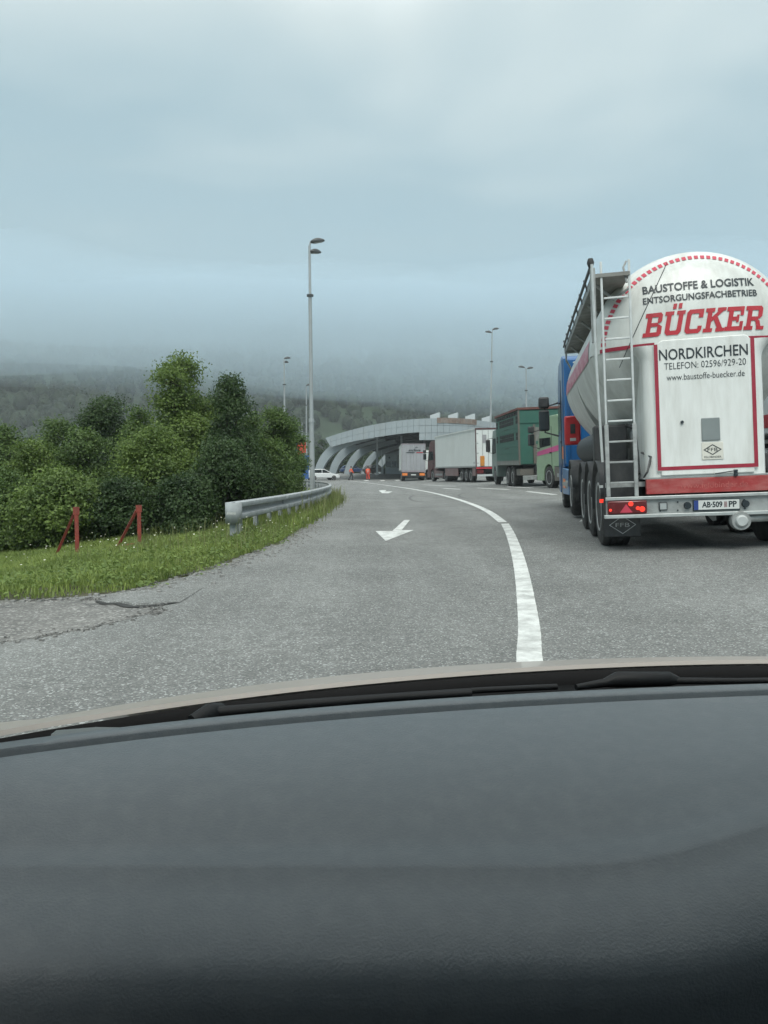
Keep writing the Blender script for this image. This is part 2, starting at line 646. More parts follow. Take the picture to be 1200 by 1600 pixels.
mb.grid([[(p[0], p[1], .008) for p in up], [(p[0], p[1] + .01, .008 + .020 * math.sin(math.pi * i / (len(up) - 1))) for i, p in enumerate(up)], [(p[0], p[1] + .75, .006) for p in up]])
mb.build('raised_edge', asphalt, road, smooth=50)
# loose gravel chips on the edge
mb = MB()
for _ in range(700):
    y = random.uniform(5.2, 16)
    x = xl(y) + random.gauss(0.0, 0.16) + .05
    s = random.uniform(.006, .02)
    mb.box(x - s, x + s, y - s, y + s, gh(x, y) - .002, gh(x, y) + s * 1.1, None)
tag(mb.build('gravel', pm('gravel', (.25, .25, .24), 0.9, var=.4, scale=20)), 'loose grey gravel chips along the asphalt edge', 'gravel', kind='stuff')

# mountain, its woods, the low cloud that hides its top
def vn(x, y, s=0):
    return (math.sin(x * .011 + s) * math.cos(y * .013 + 2 * s) + .5 * math.sin(x * .027 + y * .021 + s) + .25 * math.sin(x * .061 - y * .05 + s * 3))
def hill_z(x, y):
    b = 318 + 18 * math.sin(x * 0.006 + 1.0) + 0.04 * abs(x)
    t = max(0.0, y - b)
    return -6 + t * 0.52 + 5 * vn(x, y) * sstep(0, 120, t)
hx = np.linspace(-900, 900, 91)
hy = np.linspace(230, 1000, 60)
mb = MB().grid([[(x, y, min(hill_z(x, y), 106 + 5 * vn(x, y, 2))) for x in hx] for y in hy])
hill = mb.build('hill', pm('hill_wood', (.035, .06, .028), 0.9, var=.5, scale=.03, bump=.0), smooth=80)
tag(hill, kind='structure')

def ico_blob():
    t = (1 + 5 ** .5) / 2
    v = [(-1, t, 0), (1, t, 0), (-1, -t, 0), (1, -t, 0), (0, -1, t), (0, 1, t), (0, -1, -t), (0, 1, -t), (t, 0, -1), (t, 0, 1), (-t, 0, -1), (-t, 0, 1)]
    f = [(0, 11, 5), (0, 5, 1), (0, 1, 7), (0, 7, 10), (0, 10, 11), (1, 5, 9), (5, 11, 4), (11, 10, 2), (10, 7, 6), (7, 1, 8), (3, 9, 4), (3, 4, 2), (3, 2, 6), (3, 6, 8), (3, 8, 9), (4, 9, 5), (2, 4, 11), (6, 2, 10), (8, 6, 7), (9, 8, 1)]
    v = [Vector(p).normalized() for p in v]
    cache, out = {}, []
    def mid(a, b):
        k = (min(a, b), max(a, b))
        if k not in cache:
            v.append(((v[a] + v[b]) / 2).normalized())
            cache[k] = len(v) - 1
        return cache[k]
    for a, b, c in f:
        x, y, z = mid(a, b), mid(b, c), mid(c, a)
        out += [(a, x, z), (b, y, x), (c, z, y), (x, y, z)]
    return np.array([tuple(p) for p in v]), np.array(out)
BV, BF = ico_blob()
def np_mesh(name, V, F, mat, parent=None, smooth=False):
    me = bpy.data.meshes.new(name)
    k = F.shape[1]
    me.vertices.add(len(V))
    me.vertices.foreach_set('co', np.ascontiguousarray(V, dtype=np.float32).ravel())
    me.loops.add(F.size)
    me.loops.foreach_set('vertex_index', np.ascontiguousarray(F, dtype=np.int32).ravel())
    me.polygons.add(len(F))
    me.polygons.foreach_set('loop_start', np.arange(0, F.size, k, dtype=np.int32))
    if smooth:
        me.polygons.foreach_set('use_smooth', [True] * len(F))
    me.update(calc_edges=True)
    return new_obj(name, me, mat, parent)
VV, FF, k = [], [], 0
FC, FN, FS = [], [], []
def crown_blob(x, y, z, r, h, n):
    global k
    d = .82 * (1 + RNG.uniform(-.22, .22, (len(BV), 1)))
    VV.append(BV * d * np.array([r, r, h]) + np.array([x, y, z]))
    FF.append(BF + k)
    k += len(BV)
    D = RNG.normal(size=(n, 3))
    D[:, 1] = np.where(RNG.random(n) < .7, -np.abs(D[:, 1]), D[:, 1])
    D /= np.linalg.norm(D, axis=1, keepdims=True)
    FC.append(np.array([x, y, z]) + D * np.array([r, r, h]) * RNG.uniform(.8, 1.15, (n, 1)))
    Q = D + RNG.normal(size=(n, 3)) * .5
    FN.append(Q / np.linalg.norm(Q, axis=1, keepdims=True))
    FS.append(RNG.uniform(.35, .85, n) * (y / 300) ** .5)
for _ in range(4200):
    y = 270 + 360 * random.random() ** 1.2
    x = random.uniform(-.62, .62) * y
    z = min(hill_z(x, y), 104)
    if z < -4 and random.random() < .4:
        continue
    r = random.uniform(2.2, 4.6)
    crown_blob(x, y, max(z, -1) + r * .9, r, r * random.uniform(1.0, 1.6), 55)
for _ in range(460):                      # the wooded slope right behind the border post
    y = random.uniform(150, 260)
    x = random.uniform(-.45, .35) * y
    r = random.uniform(2.0, 3.6)
    crown_blob(x, y, -1 + (y - 150) * .03 + r * .8, r, r * random.uniform(1.0, 1.5), 110)
def leaf_geo(C, Nn, S, asp=.55):
    n = len(C)
    rnd = RNG.normal(size=(n, 3))
    t = np.cross(Nn, rnd)
    t /= np.linalg.norm(t, axis=1, keepdims=True) + 1e-9
    s = np.cross(Nn, t)
    S = S[:, None]
    fold = Nn * S * .18
    V = np.stack([C - t * S, C - t * S * .1 + s * S * asp + fold, C + t * S, C - t * S * .1 - s * S * asp + fold], 1).reshape(-1, 3)
    F = np.arange(4 * n).reshape(-1, 4)
    return V, F
forest_m = foliage_mat('forest_leaf', (.014, .028, .014), (.050, .080, .030), .05)
LV, LF = leaf_geo(np.concatenate(FC), np.concatenate(FN), np.concatenate(FS), .7)
BVV, BFF = np.concatenate(VV), np.concatenate(FF)
forest = np_mesh('distant_forest', BVV, BFF, forest_m)
fl_ = np_mesh('foliage', LV, LF, forest_m, forest)
fl_['kind'] = 'stuff'
tag(forest, 'dark wooded mountainside fading up into low cloud', 'forest', kind='stuff')

def vol_mat(name, dens, colr, aniso=0.0):
    m = bpy.data.materials.new(name)
    m.use_nodes = True
    t = m.node_tree
    t.nodes.clear()
    o = t.nodes.new('ShaderNodeOutputMaterial')
    v = t.nodes.new('ShaderNodeVolumePrincipled')
    v.inputs['Color'].default_value = (*colr, 1)
    v.inputs['Density'].default_value = dens
    v.inputs['Anisotropy'].default_value = aniso
    t.links.new(v.outputs[0], o.inputs['Volume'])
    return m

def cloud(name, y0, y1, base, top, dens, seed, label, tilt=.02, back=360):
    nx, ny = 36, 24
    xs_ = np.linspace(-1300, 1300, nx)
    ys_ = np.linspace(y0, y1, ny)
    bot = [[(x, y, base + (12 if seed < 2 else 18) * sstep(y0 - 20, y0 + 360, y) * vn(x * 1.7, y * 1.7, seed) - (.055 if seed < 2 else .02) * max(-500, min(300, x)) + tilt * (y - y0)) for x in xs_] for y in ys_]
    tp = [[(x, y + back * (y1 - y) / (y1 - y0), top + 12 * vn(x, y, seed + 4)) for x in xs_] for y in ys_]
    mb = MB()
    mb.grid(bot)
    k0 = len(mb.v)
    mb.grid([r_[::-1] for r_ in tp])
    mb.f = [q[::-1] for q in mb.f]
    n = nx * ny
    B = lambda i, j: i * nx + j
    T = lambda i, j: k0 + i * nx + (nx - 1 - j)
    for j in range(nx - 1):
        mb.f.append((B(0, j), B(0, j + 1), T(0, j + 1), T(0, j)))
        mb.f.append((B(ny - 1, j + 1), B(ny - 1, j), T(ny - 1, j), T(ny - 1, j + 1)))
    for i in range(ny - 1):
        mb.f.append((B(i + 1, 0), B(i, 0), T(i, 0), T(i + 1, 0)))
        mb.f.append((B(i, nx - 1), B(i + 1, nx - 1), T(i + 1, nx - 1), T(i, nx - 1)))
    o = mb.build(name, vol_mat(name, dens, (.64, .78, .87)))
    return tag(o, label, 'cloud', kind='stuff')
cloud('low_cloud', 200, 1040, 33, 165, 0.0056, 1.0, 'thin grey veil of cloud along the foot of the mountainside')
cloud('cloud_deck', 330, 1060, 74, 200, 0.011, 2.3, 'dense grey cloud deck hiding the top of the mountain', .0, 450)

mb = MB().box(-2600, 2600, -310, 1120, -12, 240)
hz = mb.build('haze', vol_mat('haze', 0.00045, (.88, .95, .99)))
tag(hz, 'thin damp haze filling the valley air', 'haze', kind='stuff')

# ================================================================== BORDER POST CANOPY
galv = pm('galvanised_steel', (.33, .36, .37), 0.72, 0.0, var=.15, scale=6, dirt=(.22, .23, .23), dirt_amt=.5, dirt_scale=(5, 5, 2))
clad = pm('canopy_cladding', (.30, .345, .365), 0.55, 0.1, var=.07, scale=.8, dirt=(.3, .32, .32), dirt_amt=.45, dirt_scale=(.8, .8, .25))
clad_white = pm('white_cladding', (.50, .54, .55), 0.5, var=.06, scale=1)
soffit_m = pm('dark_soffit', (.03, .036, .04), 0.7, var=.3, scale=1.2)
steel_d = pm('dark_steel', (.06, .068, .072), 0.55, 0.2, var=.2)
rust_m = pm('rusty_flashing', (.17, .125, .10), 0.8, var=.4, scale=2.5, dirt=(.28, .27, .25), dirt_amt=.8, dirt_scale=(2, 2, 1))
glass_d = pm('dark_glass', (.015, .02, .022), 0.08, var=.2, spec=.6)
booth_m = pm('booth_panel', (.30, .34, .33), 0.5, var=.15, scale=2)

CANZ = 0.75
can = empty('border_canopy', (6.4, 93.2, CANZ), (0, 0, -R(10.8)))
tag(can, 'arched grey border crossing canopy with curved ribs and dark underside', 'canopy')
top_w = lambda u: 7.05 - 2.35 * (u / 14.2) ** 2
def bot_w(u):
    return 4.3 if u > -2.0 else top_w(u) - (1.45 + 0.25 * sstep(-14, -6, u))
# fascia panels, each a piece with an open joint
U = list(np.linspace(-14.2, -2.0, 18)) + list(np.linspace(-2.0, 14.2, 22)[1:])
pan_n = 0
for i in range(len(U) - 1):
    a, b = U[i] + .012, U[i + 1] - .012
    if a > 12.5:
        continue
    rows_ = 2 if a < -2.05 else 3
    for j in range(rows_):
        def w_(u, q):
            uu = min(u, -2.05) if a < -2.05 else max(u, -1.95)
            lo, hi = bot_w(uu), top_w(u)
            return lo + (hi - lo) * q
        g = .007
        q0, q1 = j / rows_ + g, (j + 1) / rows_ - g
        sl = -.75 * (1 - (U[i] + 14.2)) if False else 0
        x00 = a + (0.85 * (1 - q0) if i == 0 else 0)
        x01 = a + (0.85 * (1 - q1) if i == 0 else 0)
        poly = [(x00, w_(a, q0)), (b, w_(b, q0)), (b, w_(b, q1)), (x01, w_(a, q1))]
        dv = random.uniform(-.012, .012)
        MB().prism(poly, -0.06 + dv, 0.10, 'y').build('fascia_panel', clad, can)
# frame behind the panels, roof shell, soffit
ns = 40
uu = np.linspace(-13.6, 14.2, ns)
mb = MB()
for a, b in zip(uu[:-1], uu[1:]):
    if b <= -2.0 or a >= -2.0:
        mb.prism([(a, bot_w(min(a, -2.05) if b <= -2 else a) + .06), (b, bot_w(min(b, -2.05) if b <= -2 else b) + .06), (b, top_w(b) - .08), (a, top_w(a) - .08)], .105, .55, 'y')
mb.build('fascia_frame', pm('joint_grey', (.16, .18, .19), .7), can)
rowsA = [[(u, v, top_w(u) - .55 - .012 * v) for u in uu] for v in (0.5, 20, 48)]
MB().grid(rowsA).build('roof_shell', clad, can, smooth=40)
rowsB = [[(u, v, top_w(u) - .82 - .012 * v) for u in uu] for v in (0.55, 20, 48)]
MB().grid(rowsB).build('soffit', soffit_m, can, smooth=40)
for v in (2.5, 8.5, 14.5, 20.5, 27, 34):
    mb = MB()
    for a, b in zip(uu[2:-3:2], uu[4:-1:2]):
        mb.tube([(a, v, top_w(a) - .95), (b, v, top_w(b) - .95)], .07, 6)
        mb.tube([(a, v, top_w(a) - 1.25), (b, v, top_w(b) - 1.25)], .07, 6)
        mb.tube([(a, v, top_w(a) - .95), (b, v, top_w(b) - 1.25)], .05, 5)
    mb.build('roof_truss', steel_d, can)
# curved ribs that carry the left edge
def bez(pts, n):
    out = []
    for i in range(len(pts) - 1):
        p0, p1, p2, p3 = (Vector(pts[max(i - 1, 0)]), Vector(pts[i]), Vector(pts[i + 1]), Vector(pts[min(i + 2, len(pts) - 1)]))
        for k_ in range(n):
            t = k_ / n
            out.append(0.5 * ((2 * p1) + (p2 - p0) * t + (2 * p0 - 5 * p1 + 4 * p2 - p3) * t * t + (3 * p1 - p0 - 3 * p2 + p3) * t ** 3))
    out.append(Vector(pts[-1]))
    return out
rib_c = bez([(-15.6, -.1), (-15.15, 1.3), (-14.3, 2.55), (-12.9, 3.7), (-10.9, 4.55), (-8.2, 5.25)], 5)
def rib(v, jitter=0):
    ol, il = [], []
    for i, p in enumerate(rib_c):
        d = (rib_c[min(i + 1, len(rib_c) - 1)] - rib_c[max(i - 1, 0)]).normalized()
        nrm = Vector((-d.y, d.x))
        w = .50 + .16 * i / len(rib_c)
        ol.append(p + nrm * w)
        il.append(p - nrm * w)
    mb = MB()
    for i in range(len(ol) - 1):
        mb.prism([tuple(ol[i]), tuple(il[i]), tuple(il[i + 1]), tuple(ol[i + 1])], v, v + .8, 'y')
    return mb
for v in (1.0, 8.5, 17.5, 29.5, 41):
    rib(v).build('arched_rib', clad, can)
for (u, v) in ((-8.6, 6), (-6.6, 14), (-4.6, 24), (3.5, 6), (9.5, 8), (-2.0, 34)):
    mb = MB().lathe([(.24, -.1), (.24, .12), (.15, .16), (.15, top_w(u) - .85 - .012 * v)], 14, 'z', (u, v, 0))
    mb.build('column', galv, can, smooth=40)
# shed-light fins on the roof and the rusty flashing below them
for i, u in enumerate((-.2, 2.1, 4.25, 6.3)):
    z0 = top_w(u) - .35
    MB().prism([(u - .55, z0), (u + .62, z0), (u + .62, z0 + 1.15), (u - .55, z0 + .78)], .9, 2.0, 'y').build('roof_fin', clad_white, can)
for a, b in zip(np.linspace(.25, 5.2, 9)[:-1], np.linspace(.25, 5.2, 9)[1:]):
    MB().prism([(a + .01, top_w(a) - .62), (b - .01, top_w(b) - .62), (b - .01, top_w(b) + .05), (a + .01, top_w(a) + .05)], -.13, -.075, 'y').build('flashing_strip', rust_m, can)

# control booth, kerb block and a raised barrier under the canopy
def booth(px, Y, w, h, label, right):
    p = at(px, 740, Y)
    e = tag(empty('control_booth', (p.x, Y, CANZ), (0, 0, -R(10.8))), label, 'booth')
    MB().box(-w / 2, w / 2, 0, 2.4, 0, h).build('body', booth_m, e, bevel=.04)
    MB().box(-w / 2 - .25, w / 2 + .25, -.3, 2.7, h + .002, h + .16).build('roof', clad, e, bevel=.02)
    for k_ in range(2):
        x0 = -w / 2 + .15 + k_ * (w / 2 - .1)
        MB().box(x0, x0 + w / 2 - .22, -.02, .03, 1.05, 1.95).build('window', glass_d, e)
    MB().box(-w / 2 + .12, w / 2 - .12, -.03, .02, .12, .92).build('lower_panel', clad, e)
    if right:
        MB().lathe([(.16, -.03), (.16, .02)], 12, 'y', (-.3, -.03, h - .45)).build('lamp', glass_d, e)
    return e
booth(611.5, 112, 1.9, 2.9, 'grey-green control booth left of the grey reefer trailer, under the canopy', True)
booth(640, 120, 2.2, 2.8, 'control booth half hidden behind the grey reefer trailer', False)
p = at(618, 741, 108)
blk = MB().box(-1.0, 1.0, -.3, .3, 0, .85).build('concrete_block', clad, None, bevel=.05)
blk.location = (p.x, 108, CANZ); blk.rotation_euler.z = -R(10.8)
tag(blk, 'low pale concrete block in front of the control booth', 'block')
p = at(597.5, 741, 106)
ba = tag(empty('barrier_gate', (p.x, 106, CANZ)), 'raised white barrier arm standing before the control booth', 'barrier')
MB().box(-.16, .16, -.16, .16, 0, 1.0).build('post_box', galv, ba, bevel=.02)
MB().tube([(0, -.2, .9), (-.12, -.2, 3.4)], [.05, .035], 8).build('arm', clad_white, ba)

# ================================================================== GUARDRAIL
rail_pts = [(-2.52, 11.75), (-2.34, 13.6), (-2.16, 16), (-2.0, 19.5), (-1.95, 23.5), (-2.05, 27.5), (-2.5, 32), (-3.5, 37), (-5.4, 43), (-8.0, 49)]
rc = [Vector((p.x, p.y, 0)) for p in bez(rail_pts, 12)]
# arc-length resampling
acc = [0.0]
for a, b in zip(rc, rc[1:]):
    acc.append(acc[-1] + (b - a).length)
def rail_at(s):
    for i in range(len(acc) - 1):
        if acc[i] <= s <= acc[i + 1]:
            t = (s - acc[i]) / (acc[i + 1] - acc[i])
            p = rc[i].lerp(rc[i + 1], t)
            d = (rc[min(i + 2, len(rc) - 1)] - rc[max(i - 1, 0)]).normalized()
            return p, d
    return rc[-1], (rc[-1] - rc[-2]).normalized()
gr = tag(empty('guardrail', (0, 0, 0)), 'curved galvanised steel guardrail between the grass verge and the road', 'guardrail')
# profile of the beam: (outward to the road, height)
prof = [(0.0, .415), (.02, .42), (.088, .44), (.092, .45), (.092, .505), (.088, .515), (.008, .545), (0, .555), (0, .605), (.008, .615), (.088, .635), (.092, .645), (.092, .70), (.088, .71), (.02, .724), (0, .728)]
total = acc[-1]
s0, sec = 0.0, 0
while s0 < total - .5:
    s1 = min(s0 + 4.0, total)
    rows_ = []
    for q in np.linspace(s0, s1 + .12, 15):
        p, d = rail_at(min(q, total))
        nrm = Vector((d.y, -d.x, 0))
        off = .006 * (sec % 2)
        rows_.append([(p.x + nrm.x * (o + off), p.y + nrm.y * (o + off), z - .12) for o, z in prof])
    MB().grid(rows_).build('rail_beam', galv, gr, smooth=35, solid=.005)
    for q in (s0 + .10, s0 + .30):
        p, d = rail_at(q)
        nrm = Vector((d.y, -d.x, 0))
        for z in (.478, .672):
            c = p + nrm * .085
            MB().lathe([(.016, -.008), (.014, .012)], 8, 'x', (0, 0, 0), Matrix.Translation((c.x, c.y, z - .12)) @ Matrix.Rotation(math.atan2(nrm.y, nrm.x), 4, 'Z')).build('bolt', galv, gr)
    s0 = s1
    sec += 1
for i, q in enumerate(np.arange(.9, total, 1.05)):
    p, d = rail_at(q)
    a = math.atan2(d.y, d.x)
    M = Matrix.Translation((p.x, p.y, 0)) @ Matrix.Rotation(a, 4, 'Z')
    zb = ground_z(p.x, p.y) - .1
    mb = MB()
    mb.prism([(-.05, -.012), (-.05, .06), (-.042, .06), (-.042, -.004), (.042, -.004), (.042, .06), (.05, .06), (.05, -.012)], zb, .57, 'z', M @ Matrix.Translation((0, .022, 0)))
    mb.build('post', galv, gr)
p, d = rail_at(0)
M = Matrix.Translation((p.x, p.y, 0)) @ Matrix.Rotation(math.atan2(d.y, d.x), 4, 'Z')
rows_ = []
for a in np.linspace(0, math.pi * 1.02, 14):          # rounded end terminal
    rows_.append([(-.13 * math.sin(a) - .02, .13 * math.cos(a) + .05 - .13 - .06, z) for z in (.285, .612)])
MB().grid(rows_, M=M).build('end_terminal', galv, gr, smooth=50, solid=.008)
MB().box(-.02, .16, -.106, -.097, .288, .61, M).build('terminal_plate', galv, gr)
MB().box(-.06, .06, -.20, -.08, -.25, .50, M).build('end_post', galv, gr, bevel=.01)
# road-facing white reflective mark on the terminal
rows_ = []
for a in np.linspace(.95, 2.1, 8):
    rows_.append([(-.137 * math.sin(a) - .02, .137 * math.cos(a) - .14, z) for z in (.425, .46)])
MB().grid(rows_, M=M).build('reflective_mark', paint, gr)

# ================================================================== RED STEEL FRAMES IN THE VERGE
red_m = pm('red_oxide_paint', (.26, .045, .03), 0.65, var=.25, scale=9, dirt=(.10, .05, .04), dirt_amt=.8, dirt_scale=(14, 14, 5), bump=.3, bscale=60)
def red_frame(px_post, py_top, py_bot, px_foot, py_foot, Y, label, rail_to=None):
    a = at(px_post, py_bot, Y)
    t = at(px_post, py_top, Y)
    f = at(px_foot, py_foot, Y + .25)
    e = tag(empty('braced_post', a), label, 'barrier', 'red frames in the verge')
    H = t.z - a.z
    MB().prism([(-.032, -.032), (.032, -.032), (.032, -.024), (-.024, -.024), (-.024, .032), (-.032, .032)], -.25, H, 'z').build('post', red_m, e)
    fx = f - a
    mb = MB().tube([(-.02, .03, H - .02), (fx.x, fx.y, fx.z - .1)], .028, 4)
    mb.build('brace', red_m, e)
    MB().box(-.05, .05, -.036, -.033, H - .12, H).build('gusset_plate', red_m, e)
    if rail_to:
        b = at(*rail_to, Y + .12) - a
        MB().tube([(.0, .06, .05), (b.x, b.y, b.z)], .03, 4).build('bottom_rail', red_m, e)
    return e
red_frame(122, 792, 866, 84, 866, 11.6, 'left one of the two rusty red steel braced posts in the grass')
red_frame(219, 789, 853, 174, 864, 12.2, 'right one of the two rusty red steel braced posts, with a rail at its foot', rail_to=(143, 866))

# ================================================================== LAMP POSTS
lamp_m = pm('lamp_head_grey', (.07, .078, .08), 0.5, var=.2)
lens_m = pm('lamp_lens', (.35, .38, .38), 0.2, var=.05)
pole_m = pm('pole_zinc', (.40, .43, .44), 0.5, 0.3, var=.1, scale=2, dirt=(.27, .29, .29), dirt_amt=.6, dirt_scale=(6, 6, .7))
def lamp_head(e, pos, ang, L_=.62):
    M = Matrix.Translation(pos) @ Matrix.Rotation(ang, 4, 'Z') @ Matrix.Rotation(-R(8), 4, 'Y')
    rows_ = []
    for t in np.linspace(0, 1, 11):
        w = .15 * math.sin(math.pi * min(1, .06 + t * .94) ** .75) + .03
        h = .12 * math.sin(math.pi * (t * .9 + .06)) + .02
        rows_.append([(t * L_, w * math.cos(a), max(-.05, h * math.sin(a))) for a in np.linspace(0, 2 * math.pi, 14, endpoint=False)])
    mb = MB().grid(rows_, closed=True, M=M)
    mb.f.append(tuple(range(13, -1, -1)))
    mb.f.append(tuple(range(140, 154)))
    h_ = mb.build('lamp_head', lamp_m, e, smooth=50)
    MB().box(.16, .50, -.09, .09, -.062, -.052, M).build('lens', lens_m, h_)
def lamp_post(px_base, px_top, py_top, H, label, heads, cam_box=False):
    Y = (H - 1.1) * F_PX / ((737 - py_top)) if py_top else 30
    top = at(px_top, py_top, Y)
    base = at(px_base, 740, Y)
    x = base.x
    z0 = ground_z(x, Y) if x < xl(Y) else gh(x, Y)
    e = tag(empty('lamp_post', (x, Y, z0)), label, 'lamp post', 'tall lamp posts around the border plaza')
    lean = top.x - base.x
    Hh = top.z - z0
    f = lambda t: (lean * t, 0, Hh * t)
    MB().tube([f(-.02), f(.30)], [.125, .105], 14).build('pole_base', pole_m, e, smooth=40)
    MB().tube([f(.30), f(.79)], [.088, .078], 12).build('pole_middle', pole_m, e, smooth=40)
    MB().tube([f(.79), f(.985)], [.062, .052], 12).build('pole_top', pole_m, e, smooth=40)
    MB().tube([f(.789), f(.796)], [.15, .15], 14).build('collar', lamp_m, e, smooth=40)
    MB().tube([f(.295), f(.31)], [.13, .115], 14).build('sleeve', pole_m, e, smooth=40)
    MB().tube([(-.25, -.25, -.15), (-.25, -.25, -.14)], .01, 4)
    for ang, dz, off in heads:
        p = Vector(f(1.0)) + Vector((0, 0, dz))
        q = p + Vector((math.cos(ang), math.sin(ang), 0)) * off
        MB().tube([Vector(f(.95)), Vector(f(.98)) + Vector((0, 0, dz * .5)), q + Vector((0, 0, .02))], .035, 8).build('bracket', pole_m, e)
        lamp_head(e, q, ang)
    if cam_box:
        c = Vector(f(.45))
        MB().lathe([(.02, -.25), (.16, -.2), (.2, 0), (.16, .18), (.05, .22)], 12, 'z', (c.x + .32, 0, c.z)).build('camera_dome', clad_white, e, smooth=40)
        MB().tube([(c.x, 0, c.z + .3), (c.x + .32, 0, c.z + .25)], .03, 6).build('camera_arm', lamp_m, e)
    return e
lamp_post(488, 483.5, 378, 11.4, 'tallest lamp post, with stacked double lamp, behind the guardrail', [(R(5), 0.0, .05), (R(40), -.42, .0)])
lamp_post(445, 444, 560, 11.4, 'thin far lamp post rising left of the tallest one above the trees', [(R(30), 0.0, .0), (R(60), -.35, .0)])
lamp_post(479, 478.5, 602, 11.4, 'thin far lamp post just left of the tallest one, by the flags', [(R(10), 0.0, .0)])
lamp_post(765, 769, 517, 15.0, 'lamp post with two arms above the white reefer truck', [(R(175), -.15, .05), (R(5), .15, .05)])
lamp_post(823, 822, 575, 11.4, 'far lamp post with white camera dome above the cattle truck', [(R(180), .05, .15), (R(5), -.05, .1)], True)

# ================================================================== FLAGS AND SIGN BY THE TREES
def flag(px, py_top, py0, py1, Y, col, label, name, w=.9):
    b = at(px, 744, Y)
    t = at(px, py_top, Y)
    z0 = ground_z(b.x, Y)
    e = tag(empty('flagpole', (b.x, Y, z0)), label, 'flag')
    MB().tube([(0, 0, -.1), (0, 0, t.z - z0)], [.05, .03], 8).build('pole', galv, e)
    za, zb = at(px, py0, Y).z - z0, at(px, py1, Y).z - z0
    rows_ = [[(-.04 - w * s, .12 * math.sin(s * 7 + zz), za + (zb - za) * zz - .25 * s) for s in np.linspace(0, 1, 8)] for zz in np.linspace(0, 1, 6)]
    MB().grid(rows_).build('cloth', pm(name, col, .8, var=.2, scale=1.5), e, smooth=60)
flag(479, 640, 688, 707, 62, (.55, .07, .04), 'orange-red flag hanging beside the tallest lamp post', 'red_cloth', .75)
flag(472.5, 660, 686, 704, 66, (.02, .07, .26), 'dark blue flag hanging left of the orange-red flag', 'blue_cloth', 1.0)
p = at(477, 735, 60)
z0 = ground_z(p.x, 60)
sg = tag(empty('roadside_sign', (p.x, 60, z0)), 'tall narrow blue sign below the flags at the trees', 'sign')
MB().box(-.28, .28, -.04, .04, .6, 2.5).build('panel', pm('blue_sign', (.03, .10, .28), .5), sg)
MB().tube([(0, .05, -.1), (0, .05, .6)], .05, 8).build('post', galv, sg)

# ================================================================== TREES, BUSHES AND GRASS
bark = pm('bark', (.06, .05, .038), 0.9, var=.35, scale=14, bump=.7, bscale=30)
FM = {
    'pale': foliage_mat('pale_leaf', (.054, .100, .028), (.210, .300, .074)),
    'mid': foliage_mat('mid_leaf', (.043, .083, .028), (.150, .232, .064)),
    'dark': foliage_mat('dark_leaf', (.026, .053, .024), (.088, .146, .050)),
}
def tree(name, cat, px, py_top, Y, half_px, label, kind, n_leaf, leaf=.07, group='trees of the roadside thicket', stretch=1.0, lobes=9, base_frac=.16):
    b = at(px, 800, Y)
    x = b.x
    z0 = ground_z(x, Y)
    H = at(px, py_top, Y).z - z0
    rad = half_px * Y / F_PX
    e = tag(empty(name, (x, Y, z0)), label, cat, group)
    # lobes of the crown
    LB = []
    for i in range(lobes):
        t = (i + .5) / lobes
        hh = H * (base_frac + (1 - base_frac) * (t ** .8)) * random.uniform(.88, .98)
        rr = rad * (1 - .62 * max(0, (hh / H - .42) / .58) ** 1.3)
        a = random.uniform(0, 2 * math.pi)
        off = rr * random.uniform(.25, .72)
        size = rad * random.uniform(.34, .52) * (1 - .35 * t)
        LB.append((off * math.cos(a), off * math.sin(a), max(size * .5, hh - size * .6), size))
    LB.append((0, 0, H - rad * .30, rad * .32))
    LB.append((0, 0, H * .45, rad * .72))
    # trunk and limbs
    mb = MB()
    tp = [(0, 0, -.3), (.03 * H * random.uniform(-1, 1), .02 * H, H * .35), (.04 * H * random.uniform(-1, 1), 0, H * .8)]
    mb.tube(tp, [.028 * H, .02 * H, .006 * H], 8)
    for (lx, ly, lz, ls) in LB:
        zs = min(lz * .55, H * .6)
        mb.tube([(0, 0, zs), (lx * .5, ly * .5, (zs + lz) / 2 + .03 * H), (lx, ly, lz)], [.010 * H, .007 * H, .003 * H], 5)
        for _ in range(4):
            d = Vector((random.gauss(0, 1), random.gauss(0, 1), random.gauss(.3, 1))).normalized() * ls * .95
            mb.tube([(lx, ly, lz), (lx + d.x, ly + d.y, lz + d.z)], [.004 * H, .0015 * H], 4)
    mb.build('trunk', bark, e, smooth=60)
    # leaf clusters spread over and through the lobes
    leaf *= .68
    n_leaf = int(n_leaf * 1.8)
    per = 40
    ncl = max(20, n_leaf // per)
    W = np.array([l[3] ** 2 for l in LB])
    W /= W.sum()
    idx = RNG.choice(len(LB), ncl, p=W)
    LA = np.array(LB)[idx]
    D = RNG.normal(size=(ncl, 3))
    D /= np.linalg.norm(D, axis=1, keepdims=True)
    D[:, 2] = np.where(RNG.random(ncl) < .65, np.abs(D[:, 2]), D[:, 2])
    rr = LA[:, 3] * RNG.uniform(.40, 1.08, ncl) ** .6
    CC = LA[:, :3] + D * rr[:, None] * np.array([1, 1, stretch])
    CC[:, 2] = np.maximum(CC[:, 2], .05)
    cs = RNG.uniform(.10, .22, ncl) * (rad / 1.6) ** .4
    C = np.repeat(CC, per, 0) + np.clip(RNG.normal(size=(ncl * per, 3)), -1.7, 1.7) * np.repeat(cs, per)[:, None] * np.array([1, 1, .7])
    Nn = np.repeat(D, per, 0) * .7 + RNG.normal(size=(ncl * per, 3)) * .75 + np.array([0, 0, .45])
    Nn /= np.linalg.norm(Nn, axis=1, keepdims=True)
    S = leaf * RNG.uniform(.55, 1.25, ncl * per)
    V, F = leaf_geo(C, Nn, S)
    np_mesh('crown', V, F, FM[kind], e)
    return e
T = lambda *a, **k_: tree('broadleaf_tree', 'tree', *a, **k_)
